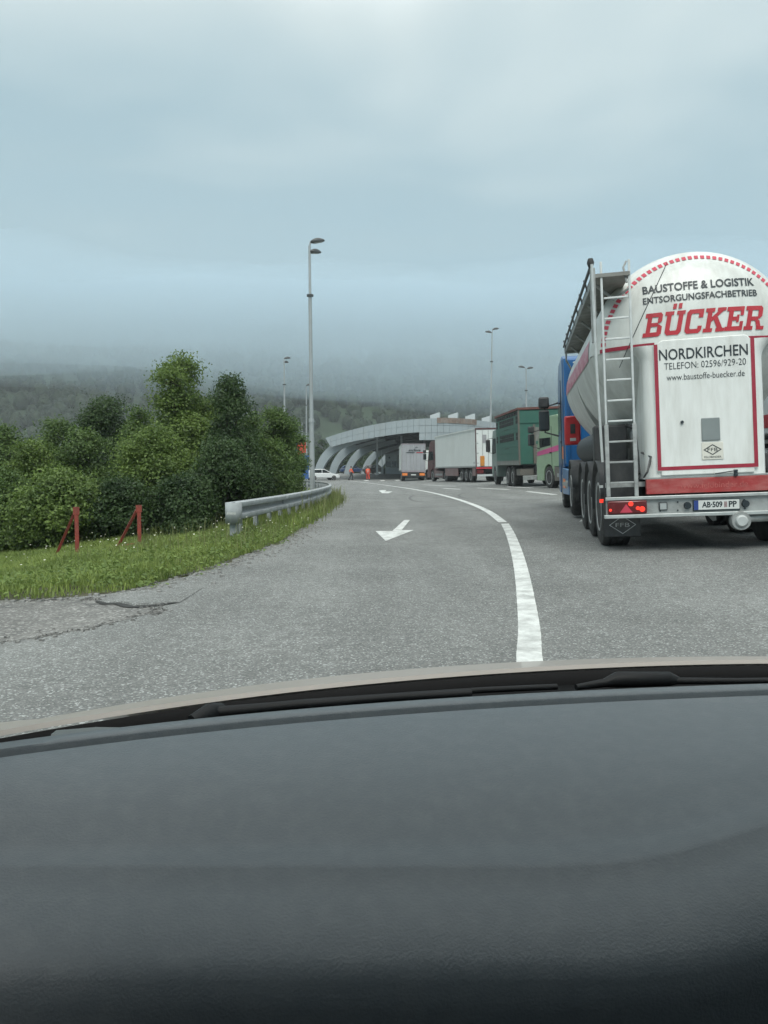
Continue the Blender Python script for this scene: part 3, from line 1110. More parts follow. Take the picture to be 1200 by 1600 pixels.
B = lambda *a, **k_: tree('roadside_bush', 'bush', *a, group='bushes in front of the thicket', **k_)
T(286, 556, 20.5, 84, 'tallest pale green tree at the top of the roadside thicket', 'pale', 26000, leaf=.062, lobes=12)
T(362, 596, 18.5, 52, 'dark pointed tree just right of the tallest pale tree', 'dark', 18000, leaf=.055, stretch=1.3, lobes=10)
T(428, 640, 22.5, 50, 'rightmost tree of the thicket, beside the lamp post', 'mid', 16000, leaf=.06)
T(172, 622, 23.5, 74, 'broad dark tree left of the tallest pale tree', 'dark', 20000, leaf=.065)
T(92, 655, 24.5, 66, 'rounded dark tree left of the broad dark tree', 'mid', 16000, leaf=.065)
T(14, 668, 22, 70, 'dark tree cut by the left edge of the picture', 'mid', 16000, leaf=.062)
for px_, top_, lab in ((503, 688, 'dark tree beyond the leftmost canopy rib'), (527, 690, 'dark tree seen between the first and second canopy ribs'),
                       (553, 692, 'dark tree seen between the second and third canopy ribs'), (580, 692, 'dark tree seen between the third and fourth canopy ribs'),
                       (606, 694, 'dark tree seen past the fourth canopy rib')):
    T(px_, top_, 146, 17, lab, 'dark', 4200, leaf=.22, group='trees behind the canopy', lobes=9)
T(455, 660, 30, 34, 'small tree behind the lamp post end of the thicket', 'mid', 9000, leaf=.07)
T(222, 640, 21.5, 56, 'mid green tree filling the gap left of the tallest pale tree', 'mid', 13000, leaf=.06)
T(132, 672, 19.5, 58, 'lower green tree in front of the two dark trees at left', 'mid', 13000, leaf=.058)
T(48, 690, 18.5, 58, 'green tree in front of the one cut by the left edge', 'pale', 13000, leaf=.055)
T(330, 630, 21.0, 54, 'leafy tree filling the gap behind the dark pointed tree', 'pale', 13000, leaf=.058)
T(396, 648, 20.0, 46, 'leafy tree between the dark pointed tree and the rightmost tree', 'mid', 12000, leaf=.055)
B(252, 672, 16.5, 84, 'light green bush below the tallest pale tree', 'pale', 20000, leaf=.055, lobes=10)
B(100, 742, 14.2, 92, 'pale leafy bush behind the left red post', 'pale', 18000, leaf=.055, lobes=9)
B(352, 690, 15.6, 72, 'dark bush behind the end of the guardrail', 'dark', 17000, leaf=.05, lobes=9)
B(424, 692, 20, 42, 'bush between the guardrail and the rightmost tree', 'mid', 14000, leaf=.05, lobes=9)
B(190, 752, 14.4, 66, 'low dark bush between the two red posts', 'dark', 14000, leaf=.05, lobes=8)
B(2, 735, 15.0, 72, 'low bush at the left edge behind the grass', 'mid', 14000, leaf=.055, lobes=8)
B(292, 748, 14.6, 60, 'low dark bush right of the red posts', 'dark', 13000, leaf=.05, lobes=8)
B(452, 715, 29, 26, 'small bush at the foot of the lamp post', 'mid', 8000, leaf=.055, lobes=7)

# ---- grass and weeds of the verge
grass_m = foliage_mat('grass_blade', (.10, .155, .038), (.30, .38, .10), 1.1)
weed_m = foliage_mat('weed_leaf', (.085, .14, .035), (.23, .32, .085), 1.4)
dry_m = foliage_mat('dry_stalk', (.10, .135, .045), (.25, .27, .11), 2.0)
def verge_points(n, y0, y1, dmax, power=1.0):
    X, Y, Z, E = [], [], [], []
    while len(X) < n:
        y = y0 + (y1 - y0) * RNG.random() ** power
        e = dmax * RNG.random() ** 1.1 - .06 + .05 * math.sin(y * 6)
        x = xl(y) - e
        if abs(x) > 1.2 + .56 * y:
            continue
        dens = .55 + .45 * math.sin(x * 2.3 + 1) * math.sin(y * 1.9)
        if RNG.random() > .45 + .55 * dens:
            continue
        X.append(x); Y.append(y); Z.append(ground_z(x, y)); E.append(e)
    return np.array([X, Y, Z]).T, np.array(E)
def blades(P_, hgt, wid, lean):
    n = len(P_)
    a = RNG.uniform(0, 2 * math.pi, n)
    h = hgt * RNG.uniform(.45, 1.2, n)
    l_ = h * lean * RNG.uniform(.2, 1.3, n)
    d = np.stack([np.cos(a), np.sin(a), np.zeros(n)], 1)
    s = np.stack([-np.sin(a), np.cos(a), np.zeros(n)], 1)
    w = wid * RNG.uniform(.6, 1.3, n)
    up = np.array([0, 0, 1.0])
    b0, b1 = P_ - s * w[:, None], P_ + s * w[:, None]
    m = P_ + d * (l_ * .35)[:, None] + up * (h * .62)[:, None]
    m0, m1 = m - s * (w * .7)[:, None], m + s * (w * .7)[:, None]
    t = P_ + d * l_[:, None] + up * h[:, None]
    V = np.stack([b0, b1, m1, m0, t], 1).reshape(-1, 3)
    k_ = np.arange(n)[:, None] * 5
    F = np.concatenate([np.concatenate([k_ + 0, k_ + 1, k_ + 2], 1), np.concatenate([k_ + 0, k_ + 2, k_ + 3], 1), np.concatenate([k_ + 3, k_ + 2, k_ + 4], 1)])
    return V, F
P1, E1 = verge_points(90000, 5.75, 17, 6.5, 1.0)
V1, F1 = blades(P1, .075 + .075 * np.clip(E1 / 3, 0, 1), .0052, .7)
P2, E2 = verge_points(26000, 14, 48, 3.2, 1.2)
V2, F2 = blades(P2, .20, .009, .6)
tag(np_mesh('grass', np.concatenate([V1, V2]), np.concatenate([F1, F2 + len(V1)]), grass_m), 'bright green grass covering the roadside verge', 'grass', kind='stuff')
# broad-leaved weeds
Pw, Ew = verge_points(2300, 5.9, 22, 5.5, 1.1)
C, Nn, S = [], [], []
for p in Pw:
    hgt = random.uniform(.04, .15)
    for _ in range(13):
        a, r_ = random.uniform(0, 6.28), random.uniform(.01, .14)
        C.append((p[0] + r_ * math.cos(a), p[1] + r_ * math.sin(a), p[2] + hgt * random.uniform(.3, 1)))
        Nn.append((math.cos(a) * .6 + random.gauss(0, .3), math.sin(a) * .6 + random.gauss(0, .3), 1))
        S.append(random.uniform(.012, .032))
Nn = np.array(Nn); Nn /= np.linalg.norm(Nn, axis=1, keepdims=True)
V, F = leaf_geo(np.array(C), Nn, np.array(S), .6)
tag(np_mesh('weeds', V, F, weed_m), 'low broad-leaved weeds among the verge grass', 'weeds', kind='stuff')
# dry seed stalks, thick by the guardrail
Ps, Es = verge_points(2600, 9.5, 34, 2.6, 1.0)
V, F = blades(Ps, .36, .0045, .4)
Ps2, _e = verge_points(420, 16, 34, .7, 1.0)
V3, F3 = blades(Ps2 + np.array([.2, 0, 0]), RNG.uniform(.2, .62, len(Ps2)), .009, .5)
tag(np_mesh('seed_stalks', np.concatenate([V, V3]), np.concatenate([F, F3 + len(V)]), dry_m), 'pale dry seed stalks standing along the guardrail', 'grass', kind='stuff')
# small white flower heads
Pf, _e = verge_points(110, 9.0, 16, 4.0, 1.0)
Pf[:, 2] += RNG.uniform(.10, .34, len(Pf))
V, F = leaf_geo(Pf, np.tile(np.array([[0, -.3, 1.0]]), (len(Pf), 1)), RNG.uniform(.008, .017, len(Pf)), .9)
tag(np_mesh('wildflowers', V, F, pm('white_petal', (.6, .6, .5), .7)), 'tiny whitish wildflowers in the verge', 'wildflowers', kind='stuff')

# ================================================================== VEHICLES
tank_white = pm('tank_white_paint', (.66, .685, .655), 0.34, var=.05, scale=1.3, dirt=(.36, .36, .33), dirt_amt=.6, dirt_scale=(4.5, 4.5, .7), coat=.2)
hop_white = pm('hopper_paint', (.60, .62, .595), 0.45, var=.09, scale=2, dirt=(.30, .30, .28), dirt_amt=.6, dirt_scale=(4, 4, 1.0))
house_white = pm('housing_paint', (.72, .74, .715), 0.38, var=.04, scale=2, dirt=(.45, .45, .41), dirt_amt=.5, dirt_scale=(7, 7, 1.0), coat=.2)
stripe_red = pm('stripe_red', (.30, .018, .04), 0.45, var=.12, scale=9)
dash_red = pm('dash_red', (.52, .05, .085), 0.45, var=.14, scale=12)
letter_red = pm('letter_red', (.42, .022, .035), 0.45, var=.14, scale=6)
letter_dark = pm('letter_dark', (.018, .028, .034), 0.5, var=.2)
band_red = pm('band_red', (.33, .035, .035), 0.6, var=.22, scale=5, dirt=(.45, .22, .20), dirt_amt=.5, dirt_scale=(4, 4, 9))
alu = pm('aluminium', (.52, .55, .54), 0.42, 0.55, var=.1, scale=8, dirt=(.30, .32, .31), dirt_amt=.5, dirt_scale=(7, 7, 5))
alu_dull = pm('dull_aluminium', (.36, .38, .375), 0.55, 0.3, var=.15, scale=6, dirt=(.15, .15, .14), dirt_amt=.6, dirt_scale=(6, 6, 9))
alu_bright = pm('ladder_aluminium', (.55, .575, .565), 0.4, 0.35, var=.1, scale=12)
black_pl = pm('black_plastic', (.022, .024, .026), 0.55, var=.3, scale=8, dirt=(.10, .10, .095), dirt_amt=.45, dirt_scale=(6, 6, 3))
rubber = pm('tyre_rubber', (.022, .023, .024), 0.8, var=.3, scale=14, dirt=(.10, .098, .09), dirt_amt=.55, dirt_scale=(7, 7, 7), bump=.4, bscale=60)
rim_m = pm('wheel_rim', (.42, .44, .44), 0.5, 0.3, var=.2, scale=12, dirt=(.16, .15, .14), dirt_amt=.7, dirt_scale=(8, 8, 8))
under_m = pm('underbody', (.02, .021, .022), 0.8, var=.4, scale=5)
lamp_red = pm('tail_lamp', (.11, .007, .009), 0.25, var=.15, scale=20, coat=.4)
lamp_lit = pm('tail_lamp_lit', (.7, .03, .02), 0.3, emit=((1.0, .05, .025), .55))
orange_refl = pm('orange_reflector', (.75, .22, .05), 0.4, var=.15, scale=20)
wall_m = pm('walkway_grey', (.26, .265, .25), 0.75, 0.1, var=.25, scale=7, dirt=(.15, .14, .12), dirt_amt=.7, dirt_scale=(5, 3, 5))

def wheel(parent, x, y, r, w, side, rim=True, dual=False):
    """side -1: outer face to the left"""
    z = r - .01
    hw = w / 2
    n = 28
    pr = [(r * .60, -hw * .96), (r * .86, -hw), (r * .965, -hw * .88), (r, -hw * .72)]
    for g in (-.42, 0, .42):
        pr += [(r, hw * (g - .05)), (r - .014, hw * (g - .045)), (r - .014, hw * (g + .045)), (r, hw * (g + .05))]
    pr += [(r, hw * .72), (r * .965, hw * .88), (r * .86, hw), (r * .60, hw * .96)]
    o = MB().lathe(pr, n, 'x', (x, y, z)).build('wheel', rubber, parent, smooth=35)
    if rim:
        s = side
        q = [(r * .63, s * hw * .93), (r * .62, s * hw * 1.0), (r * .56, s * hw * .98), (r * .52, s * hw * .55), (r * .33, s * hw * .45), (r * .30, s * hw * .75), (r * .18, s * hw * .85), (r * .05, s * hw * .9)]
        if s > 0:
            pass
        MB().lathe(q, n, 'x', (x, y, z)).build('rim', rim_m, o, smooth=35)
        mb = MB()
        for k_ in range(10):
            a = 2 * math.pi * k_ / 10
            cy, cz = r * .41 * math.cos(a), r * .41 * math.sin(a)
            mb.lathe([(.017, s * hw * .45), (.014, s * hw * .62)], 6, 'x', (x, y + cy, z + cz))
        mb.build('wheel_nuts', alu_dull, o)
    return o

# ------------------------------------------------------------------ silo trailer
TH = R(10.5)
TX, TY = 3.95, 8.9
ROLL = -R(2.6)
sx, sy = math.sin(TH), math.cos(TH)
zl = gh(TX - 1.05, TY + 1)
zr = gh(TX + 1.05, TY + 1)
silo = empty('silo_trailer', (TX, TY, (zl + zr) / 2), (R(.35), -math.atan2(zr - zl, 2.1) + R(.35), -TH))
tag(silo, 'white silo tank trailer with red lettering on its domed rear, nearest on the right', 'trailer')

TR, TZC, TY0, TD = 1.265, 2.53, 0.34, 0.62     # tank radius, axis height, rear pole, dish depth
PE = 2.35
def dish(r):
    q = min(1.0, r / TR)
    return TY0 + TD * (1 - (1 - q ** PE) ** (1 / PE))
YR, YF = TY0 + TD, 6.1                          # rear and front rims
# upper half shell with dished ends
nphi = 40
phis = [math.pi * i / nphi for i in range(nphi + 1)]
prof_t = [(r_, dish(r_)) for r_ in TR * np.sin(np.linspace(0, math.pi / 2, 18))] + [(TR, y) for y in np.linspace(YR + .2, YF - .1, 10)] + \
         [(r_, YF + .55 * math.sqrt(max(0, 1 - (r_ / TR) ** 2))) for r_ in TR * np.cos(np.linspace(0, math.pi / 2, 12))]
rows_ = [[(-r_ * math.cos(a), y, TZC + r_ * math.sin(a)) for a in phis] for r_, y in prof_t]
MB().grid(rows_).build('tank_shell', tank_white, silo, smooth=50)
# hopper bottoms: each a loft from the tank outline to a small outlet
def outline(y0, y1, rear, front, n=48):
    pts = []
    # go round: left side rear->front, front cap, right side, rear cap
    def cap(x, yb, depth, sgn):
        q = min(1, abs(x) / TR)
        return yb + sgn * depth * (1 - q ** PE) ** (1 / PE)
    m = n // 4
    for i in range(m):
        t = i / m
        pts.append((-TR, y0 + (y1 - y0) * t))
    for i in range(m):
        x = -TR + 2 * TR * i / m if not front else -TR * math.cos(math.pi * i / m)
        pts.append((x, cap(x, y1, .55, 1) if front else y1))
    for i in range(m):
        t = i / m
        pts.append((TR, y1 - (y1 - y0) * t))
    for i in range(m):
        x = TR - 2 * TR * i / m if not rear else TR * math.cos(math.pi * i / m)
        pts.append((x, cap(x, y0, TD, -1) if rear else y0))
    return pts
def hopper(y0, y1, yc, rear, front, zb):
    top = outline(y0, y1, rear, front)
    n = len(top)
    rows_ = []
    for u in np.linspace(0, 1, 14):
        z = TZC - (TZC - zb) * u
        k_ = u ** 1.12 if u > 0 else 0
        bulge = .17 * math.sin(math.pi * u) * (1 - .35 * u)
        row = []
        for i, (x, y) in enumerate(top):
            a = math.atan2(y - yc, x)
            bx, by = .22 * math.cos(a), yc + .22 * math.sin(a)
            kk = min(1, max(0, k_ - bulge))
            row.append((x + (bx - x) * kk, y + (by - y) * kk, z))
        rows_.append(row)
    return MB().grid(rows_, closed=True).build('hopper', hop_white, silo, smooth=45)
hopper(YR, 3.5, 2.15, True, False, .95)
hopper(3.5, YF, 4.9, False, True, .95)
MB().tube([(0, 2.15, .96), (0, 2.15, .74), (0, 1.2, .62), (.45, .4, .50)], .11, 12).build('outlet_pipe', alu_dull, silo, smooth=50)
# pink-red side stripe along the tank
for s in (-1, 1):
    rows_ = [[(s * (TR + .006) * math.cos(a), y, TZC + (TR + .006) * math.sin(a)) for a in np.linspace(-.02, .20, 5)] for y in np.linspace(YR + .15, YF, 8)]
    MB().grid(rows_).build('side_stripe', pm('side_stripe_red', (.42, .10, .16), .45, var=.15, scale=5, dirt=(.60, .58, .56), dirt_amt=.6, dirt_scale=(3, 3, 9)), silo)
# seams round the tank
for y in (1.05, 2.6, 4.2, 5.8):
    rows_ = [[(-(TR + .004) * math.cos(a), yy, TZC + (TR + .004) * math.sin(a)) for a in phis] for yy in (y - .012, y + .012)]
    MB().grid(rows_).build('weld_seam', hop_white, silo)

# rear housing under the dome
HY = 0.10
hp = []
HW = .70
for (cx_, cy_, a0) in ((HW - .16, HY + .16, -90), (HW, 1.4, 0), (-HW, 1.4, 180), (-HW + .16, HY + .16, 180)):
    if cy_ == 1.4:
        hp.append((cx_, cy_))
    else:
        for k_ in range(7):
            a = R(a0 + 90 * k_ / 6)
            hp.append((cx_ + .16 * math.cos(a), cy_ + .16 * math.sin(a)))
rows_ = []
for z in list(np.linspace(.90, 2.30, 10)) + [2.36, 2.42, 2.48, 2.53]:
    fl = max(0, (z - 2.30) / .23)
    g = 1 + .20 * fl ** 2.2
    rows_.append([(x * g, y if y > .5 else y + .0 * fl, z) for x, y in hp])
mbh = MB().grid(rows_, closed=True)
mbh.f.append(tuple(range(len(hp) - 1, -1, -1)))
mbh.build('rear_housing', house_white, silo, smooth=50)
# raised upper door panel with rounded shoulders
pp = [(-.535, .92), (.535, .92)]
for cx_, a0 in ((.455, 0), (-.455, 90)):
    for k_ in range(7):
        a = R(a0 + 90 * k_ / 6)
        pp.append((cx_ + .08 * math.cos(a), 2.50 + .08 * math.sin(a)))
MB().prism(pp, HY - .028, HY + .35, 'y').build('rear_door', house_white, silo, bevel=.012)
HF = HY - .028
# red outline on the housing
def rect_strip(x0, x1, z0, z1, name='red_outline', mat=stripe_red, y=HF - .003):
    MB().box(x0, x1, y - .002, y + .004, z0, z1).build(name, mat, silo)
lw = .042
MB().add([(-.575, HF - .004, 2.53), (-.53, HF - .004, 2.53), (-.53, HF - .004, 1.03), (-.575, HF - .004, 1.03)], [(0, 1, 2, 3)]).build('red_outline', stripe_red, silo)
MB().add([(.575, HF - .004, 2.53), (.53, HF - .004, 2.53), (.53, HF - .004, 1.03), (.575, HF - .004, 1.03)], [(3, 2, 1, 0)]).build('red_outline', stripe_red, silo)
MB().add([(-.575, HF - .0045, .985), (.575, HF - .0045, .985), (.575, HF - .0045, 1.03), (-.575, HF - .0045, 1.03)], [(0, 1, 2, 3)]).build('red_outline', stripe_red, silo)
MB().box(-.577, -.528, HF - .0035, HY + .02, .98, 2.53).build('outline_backing', house_white, silo)
MB().box(.528, .577, HF - .0035, HY + .02, .98, 2.53).build('outline_backing', house_white, silo)
# horizontal red stripes from the housing out to the rim, and the dashed ring on the dome
def on_dome(x, z, off=.006):
    return (x, dish(math.hypot(x, z - TZC)) - off, z)
for s in (-1, 1):
    rows_ = [[on_dome(s * x, z) for x in np.linspace(.53, 1.16, 14)] for z in (2.535, 2.585)]
    MB().grid(rows_).build('rim_stripe', stripe_red, silo)
mb = MB()
rd = 1.125
nd = 48
for i in range(nd):
    a0 = math.pi * (i + .18) / nd
    a1 = math.pi * (i + .82) / nd
    if i < 1 or i > nd - 2:
        continue
    vs = []
    for rr_ in (rd - .026, rd + .026):
        for a in (a0, (a0 + a1) / 2, a1):
            vs.append(on_dome(rr_ * math.cos(a), TZC + rr_ * math.sin(a), .007))
    mb.add(vs, [(0, 1, 4, 3), (1, 2, 5, 4)])
mb.build('dashed_ring', dash_red, silo)
# a thin crack line / cable running down the dome
mb = MB().tube([on_dome(-.52 + .42 * (t - .5) * -1 - .25 * math.sin(t), 3.62 - 1.3 * t, .006) for t in np.linspace(0, 1, 14)], .005, 5)
mb.build('cable', letter_dark, silo)
# lettering on the dome and the housing
def dome_text(body, x0, x1, z0, z1, mat, offset, name='dome_lettering', shear=0):
    vs, fs = fit_text(body, x0, x1, z0, z1, offset, shear)
    MB().add([on_dome(x, z, .008) for x, z in vs], fs).build(name, mat, silo)
def flat_text(body, x0, x1, z0, z1, mat, offset, y, name='lettering', shear=0):
    vs, fs = fit_text(body, x0, x1, z0, z1, offset, shear)
    MB().add([(x, y, z) for x, z in vs], fs).build(name, mat, silo)
dome_text('BAUSTOFFE & LOGISTIK', -.635, .685, 3.215, 3.32, letter_dark, .022)
dome_text('ENTSORGUNGSFACHBETRIEB', -.64, .705, 3.08, 3.165, letter_dark, .018)
# slab-serif company name, drawn stroke by stroke (units of letter height)
GL = {
 'B': (.86, [[(.10, .0), (.31, .0), (.31, 1), (.10, 1)], [(-.02, .82), (.12, .82), (.12, 1), (-.02, 1)], [(-.02, 0), (.12, 0), (.12, .18), (-.02, .18)],
       [(.30, .82), (.62, .82), (.62, 1), (.30, 1)], [(.30, .42), (.64, .42), (.64, .58), (.30, .58)], [(.30, 0), (.64, 0), (.64, .18), (.30, .18)],
       [(.60, .56), (.72, .56), (.80, .62), (.80, .90), (.70, 1), (.60, 1)], [(.62, 0), (.74, 0), (.84, .10), (.84, .40), (.74, .47), (.62, .52)]]),
 'U': (.92, [[(-.02, .84), (.40, .84), (.40, 1), (-.02, 1)], [(.54, .84), (.94, .84), (.94, 1), (.54, 1)], [(.08, .2), (.30, .2), (.30, .86), (.08, .86)], [(.64, .2), (.86, .2), (.86, .86), (.64, .86)],
       [(.08, .24), (.08, .12), (.20, 0), (.74, 0), (.86, .12), (.86, .24), (.64, .24), (.60, .18), (.34, .18), (.30, .24)]]),
 'C': (.88, [[(.04, .12), (.16, 0), (.30, .18), (.26, .24), (.26, .76), (.30, .82), (.16, 1), (.04, .88)], [(.15, 0), (.72, 0), (.84, .12), (.84, .30), (.64, .30), (.64, .18), (.29, .18)],
       [(.15, 1), (.29, .82), (.62, .82), (.62, .64), (.84, .64), (.84, 1.0)]]),
 'K': (.96, [[(-.02, .84), (.42, .84), (.42, 1), (-.02, 1)], [(-.02, 0), (.42, 0), (.42, .16), (-.02, .16)], [(.09, .14), (.31, .14), (.31, .86), (.09, .86)],
       [(.54, .86), (.96, .86), (.96, 1), (.54, 1)], [(.31, .42), (.31, .62), (.60, .87), (.86, .87)], [(.42, .52), (.58, .64), (.90, .14), (.64, .14)], [(.58, 0), (1.0, 0), (1.0, .15), (.58, .15)]]),
 'E': (.86, [[(-.02, .82), (.82, .82), (.82, 1), (-.02, 1)], [(-.02, 0), (.84, 0), (.84, .18), (-.02, .18)], [(.09, .16), (.31, .16), (.31, .84), (.09, .84)], [(.30, .42), (.56, .42), (.56, .58), (.30, .58)],
       [(.50, .34), (.62, .34), (.62, .66), (.50, .66)], [(.66, .62), (.82, .62), (.82, .83), (.66, .83)], [(.68, .17), (.84, .17), (.84, .38), (.68, .38)]]),
 'R': (.94, [[(-.02, .82), (.64, .82), (.64, 1), (-.02, 1)], [(-.02, 0), (.42, 0), (.42, .16), (-.02, .16)], [(.09, .14), (.31, .14), (.31, .84), (.09, .84)], [(.30, .38), (.66, .38), (.66, .55), (.30, .55)],
       [(.62, .44), (.74, .48), (.84, .58), (.84, .90), (.74, 1), (.62, 1)], [(.50, .39), (.72, .39), (.80, .18), (.80, .12), (.60, .12), (.58, .20)], [(.60, 0), (.98, 0), (.98, .15), (.60, .15)]]),
}
def slab_name(word, x0, x1, z0, z1, mat, shear=.20):
    W_ = sum(GL[c][0] for c in word) + .07 * (len(word) - 1)
    hgt = z1 - z0
    sc = (x1 - x0 - shear * hgt) / W_
    mb = MB()
    cx_ = x0
    lift = 0
    def put(poly, cx_):
        nonlocal lift
        lift += 1
        # subdivide long strokes so that they follow the dome
        vs = [on_dome(cx_ + u * sc + shear * w * hgt, z0 + w * hgt, .009 + .00012 * (lift % 9)) for u, w in poly]
        mb.add(vs, [tuple(range(len(vs)))])
    for c in word:
        for poly in GL[c][1]:
            put(poly, cx_)
        if c == 'U':
            for u in (.30, .56):
                put([(u, 1.09), (u + .17, 1.09), (u + .17, 1.32), (u, 1.32)], cx_)
        cx_ += (GL[c][0] + .07) * sc
    mb.build('company_name', mat, silo)
slab_name('BUCKER', -.665, .80, 2.66, 2.955, letter_red)
flat_text('NORDKIRCHEN', -.515, .50, 2.33, 2.465, letter_dark, .012, HF - .0045)
flat_text('TELEFON: 02596/929-20', -.46, .475, 2.215, 2.295, letter_dark, -.006, HF - .0045)
flat_text('www.baustoffe-buecker.de', -.435, .455, 2.08, 2.155, letter_dark, -.004, HF - .0045)
# hatch, maker plate, lock on the door
MB().box(-.055, .155, HF - .016, HF - .001, 1.325, 1.60).build('document_hatch', pm('hatch_grey', (.20, .23, .23), .5, var=.08), silo, bevel=.008)
MB().box(-.06, .185, HF - .010, HF - .001, 1.095, 1.305).build('maker_plate', pm('plate_cream', (.66, .65, .58), .5, var=.06), silo, bevel=.01)
def diamond(cx_, cz, w, h, t, y, mat, parent=None):
    o_ = [(cx_ - w, cz), (cx_, cz - h), (cx_ + w, cz), (cx_, cz + h)]
    i_ = [(cx_ - w + t * 1.6, cz), (cx_, cz - h + t), (cx_ + w - t * 1.6, cz), (cx_, cz + h - t)]
    vs = [(x, y, z) for x, z in o_ + i_]
    return MB().add(vs, [(k_, (k_ + 1) % 4, 4 + (k_ + 1) % 4, 4 + k_) for k_ in range(4)]).build('diamond_mark', mat, silo)
diamond(.0625, 1.215, .105, .065, .012, HF - .0125, letter_dark)
flat_text('FFB', .005, .12, 1.195, 1.235, letter_dark, .0, HF - .0125)
flat_text('FELDBINDER', -.035, .16, 1.115, 1.138, letter_dark, .0, HF - .0125)
MB().lathe([(.02, -.01), (.02, .012), (.012, .02)], 6, 'y', (-.275, HF - .014, 1.565)).build('lock', letter_dark, silo)
# red band above the bumper, with a bleached web address, and the latch handle
MB().box(-.73, 1.22, -.035, .05, .705, .885).build('red_band', band_red, silo, bevel=.006)
MB().box(-.76, 1.24, -.03, .30, .888, .905).build('band_ledge', alu_dull, silo)
flat_text('www.feldbinder.de', -.34, .42, .76, .83, pm('faded_letters', (.40, .10, .09), .6, var=.4, scale=30), .0, -.0365, 'faded_lettering')
MB().tube([(.05, -.06, .925), (.26, -.07, .95), (.285, -.05, .95)], .008, 6).build('latch_handle', letter_dark, silo)
MB().box(.265, .305, -.06, -.02, .89, .965).build('latch', letter_dark, silo, bevel=.004)
# bumper: two rails, plate between
MB().box(-1.215, 1.235, -.075, -.01, .645, .685).build('bumper_rail', alu, silo, bevel=.006)
MB().box(-1.235, 1.235, -.085, -.01, .425, .468).build('bumper_rail', alu, silo, bevel=.006)
MB().box(-1.21, 1.23, -.035, -.012, .469, .644).build('bumper_plate', alu_dull, silo)
for x in (-.56, -.36, .12, .36, .72, .95):
    for z in (.50, .60):
        MB().lathe([(.011, -.044), (.009, -.034)], 8, 'y', (x + random.uniform(-.02, .02), 0, z)).build('rivet', letter_dark, silo)
for s in (-1, 1):
    c = -.945 * s if s == 1 else .945
    lx0, lx1 = (-1.195, -.735) if s == 1 else (.745, 1.2)
    tl = MB().box(lx0, lx1, -.085, -.03, .475, .64).build('tail_lamp', lamp_red, silo, bevel=.018)
    mb = MB()
    tri = [(lx0 + .14, .495), (lx0 + .29, .495), (lx0 + .215, .60)]
    mb.add([(x, -.0875, z) for x, z in tri], [(0, 1, 2)])
    mb.build('triangle_reflector', dash_red, tl)
    for (dx, z, rr_) in ((.03, .53, .018), (.27, .60, .030), (.40, .533, .034), (.350, .545, .024)):
        MB().lathe([(rr_, -.091), (rr_ * .9, -.087)], 14, 'y', (lx0 + dx, 0, z)).build('lit_bulb', lamp_lit, tl)
for x in (-.545, .70):
    sk = MB().box(x - .05, x + .05, -.055, -.036, .505, .605).build('work_lamp', steel_d, silo, bevel=.008)
    MB().box(x - .037, x + .037, -.058, -.054, .518, .592).build('lens', lens_m, sk)
for x in (-.265, .385):
    MB().lathe([(.04, -.075), (.045, -.036)], 12, 'y', (x, 0, .555)).build('plate_lamp', letter_dark, silo, smooth=40)
pl = MB().box(-.205, .325, -.058, -.036, .482, .618).build('number_plate', letter_dark, silo, bevel=.006)
MB().box(-.195, .315, -.0605, -.057, .500, .612).build('plate_face', pm('plate_white', (.60, .62, .60), .5, var=.05), pl)
MB().box(-.195, -.145, -.0625, -.0608, .500, .612).build('plate_blue_strip', pm('plate_blue', (.02, .05, .22), .5), pl)
flat_text('AB·509', -.105, .125, .522, .594, letter_dark, .035, -.0615, 'plate_lettering')
flat_text('PP', .195, .285, .522, .594, letter_dark, .035, -.0615, 'plate_lettering')
MB().box(.143, .178, -.0615, -.0603, .522, .590).build('plate_crest', pm('crest', (.30, .22, .22), .5, var=.4, scale=90), pl)
flat_text('CPEДCTBO TPAHCПOPTA', -.17, .29, .486, .497, alu, .0, -.0595, 'plate_frame_lettering') if False else None
flat_text('SLO', -.185, -.158, .510, .520, alu, .0, -.0632, 'plate_lettering') if False else None
# discharge pipe and coupling under the bumper
MB().lathe([(.105, -.10), (.115, -.06), (.115, .02), (.09, .03)], 24, 'y', (.32, -.02, .355)).build('pipe_coupling', alu_dull, silo, smooth=40)
MB().lathe([(.055, -.135), (.07, -.12), (.072, -.10)], 20, 'y', (.32, -.02, .355)).build('coupling_cap', alu_bright, silo, smooth=40)
MB().tube([(.40, -.01, .37), (.62, .02, .385), (.85, .15, .38), (1.1, .9, .38)], [.045, .055, .065, .065], 10).build('discharge_pipe', alu_dull, silo, smooth=50)
MB().add([(.02, .3, .42), (.14, .3, .42), (.14, .3, .34), (.10, .3, .33)], [(0, 1, 2, 3)]).build('bracket_plate', alu_dull, silo)
# chassis, axles, wheels, mudguards, flaps
MB().box(-.55, -.40, .0, 6.4, .62, .88).build('chassis_beam', under_m, silo)
MB().box(.40, .55, .0, 6.4, .62, .88).build('chassis_beam', under_m, silo)
for i, y in enumerate((.98, 2.29, 3.60)):
    MB().tube([(-1.0, y, .52), (1.0, y, .52)], .07, 10).build('axle', under_m, silo)
    for s in (-1, 1):
        wheel(silo, s * 1.01, y, .53, .385, s)
        rows_ = []
        for a in np.linspace(R(-8), R(172), 15):
            rows_.append([(s * x, y + (.60 if abs(x) > .8 else .60) * math.cos(a), .54 + .60 * math.sin(a)) for x in (.80, 1.23)])
        MB().grid(rows_).build('mudguard', black_pl, silo, smooth=60, solid=.02)
for s in (-1, 1):
    fl = MB().box(min(s * .77, s * 1.21), max(s * .77, s * 1.21), .245, .262, .17, .64).build('mud_flap', black_pl, silo, bevel=.005)
diamond(-.985, .32, .165, .115, .009, .242, alu_dull)
flat_text('FFB', -1.07, -.90, .295, .345, alu_dull, -.002, .242)
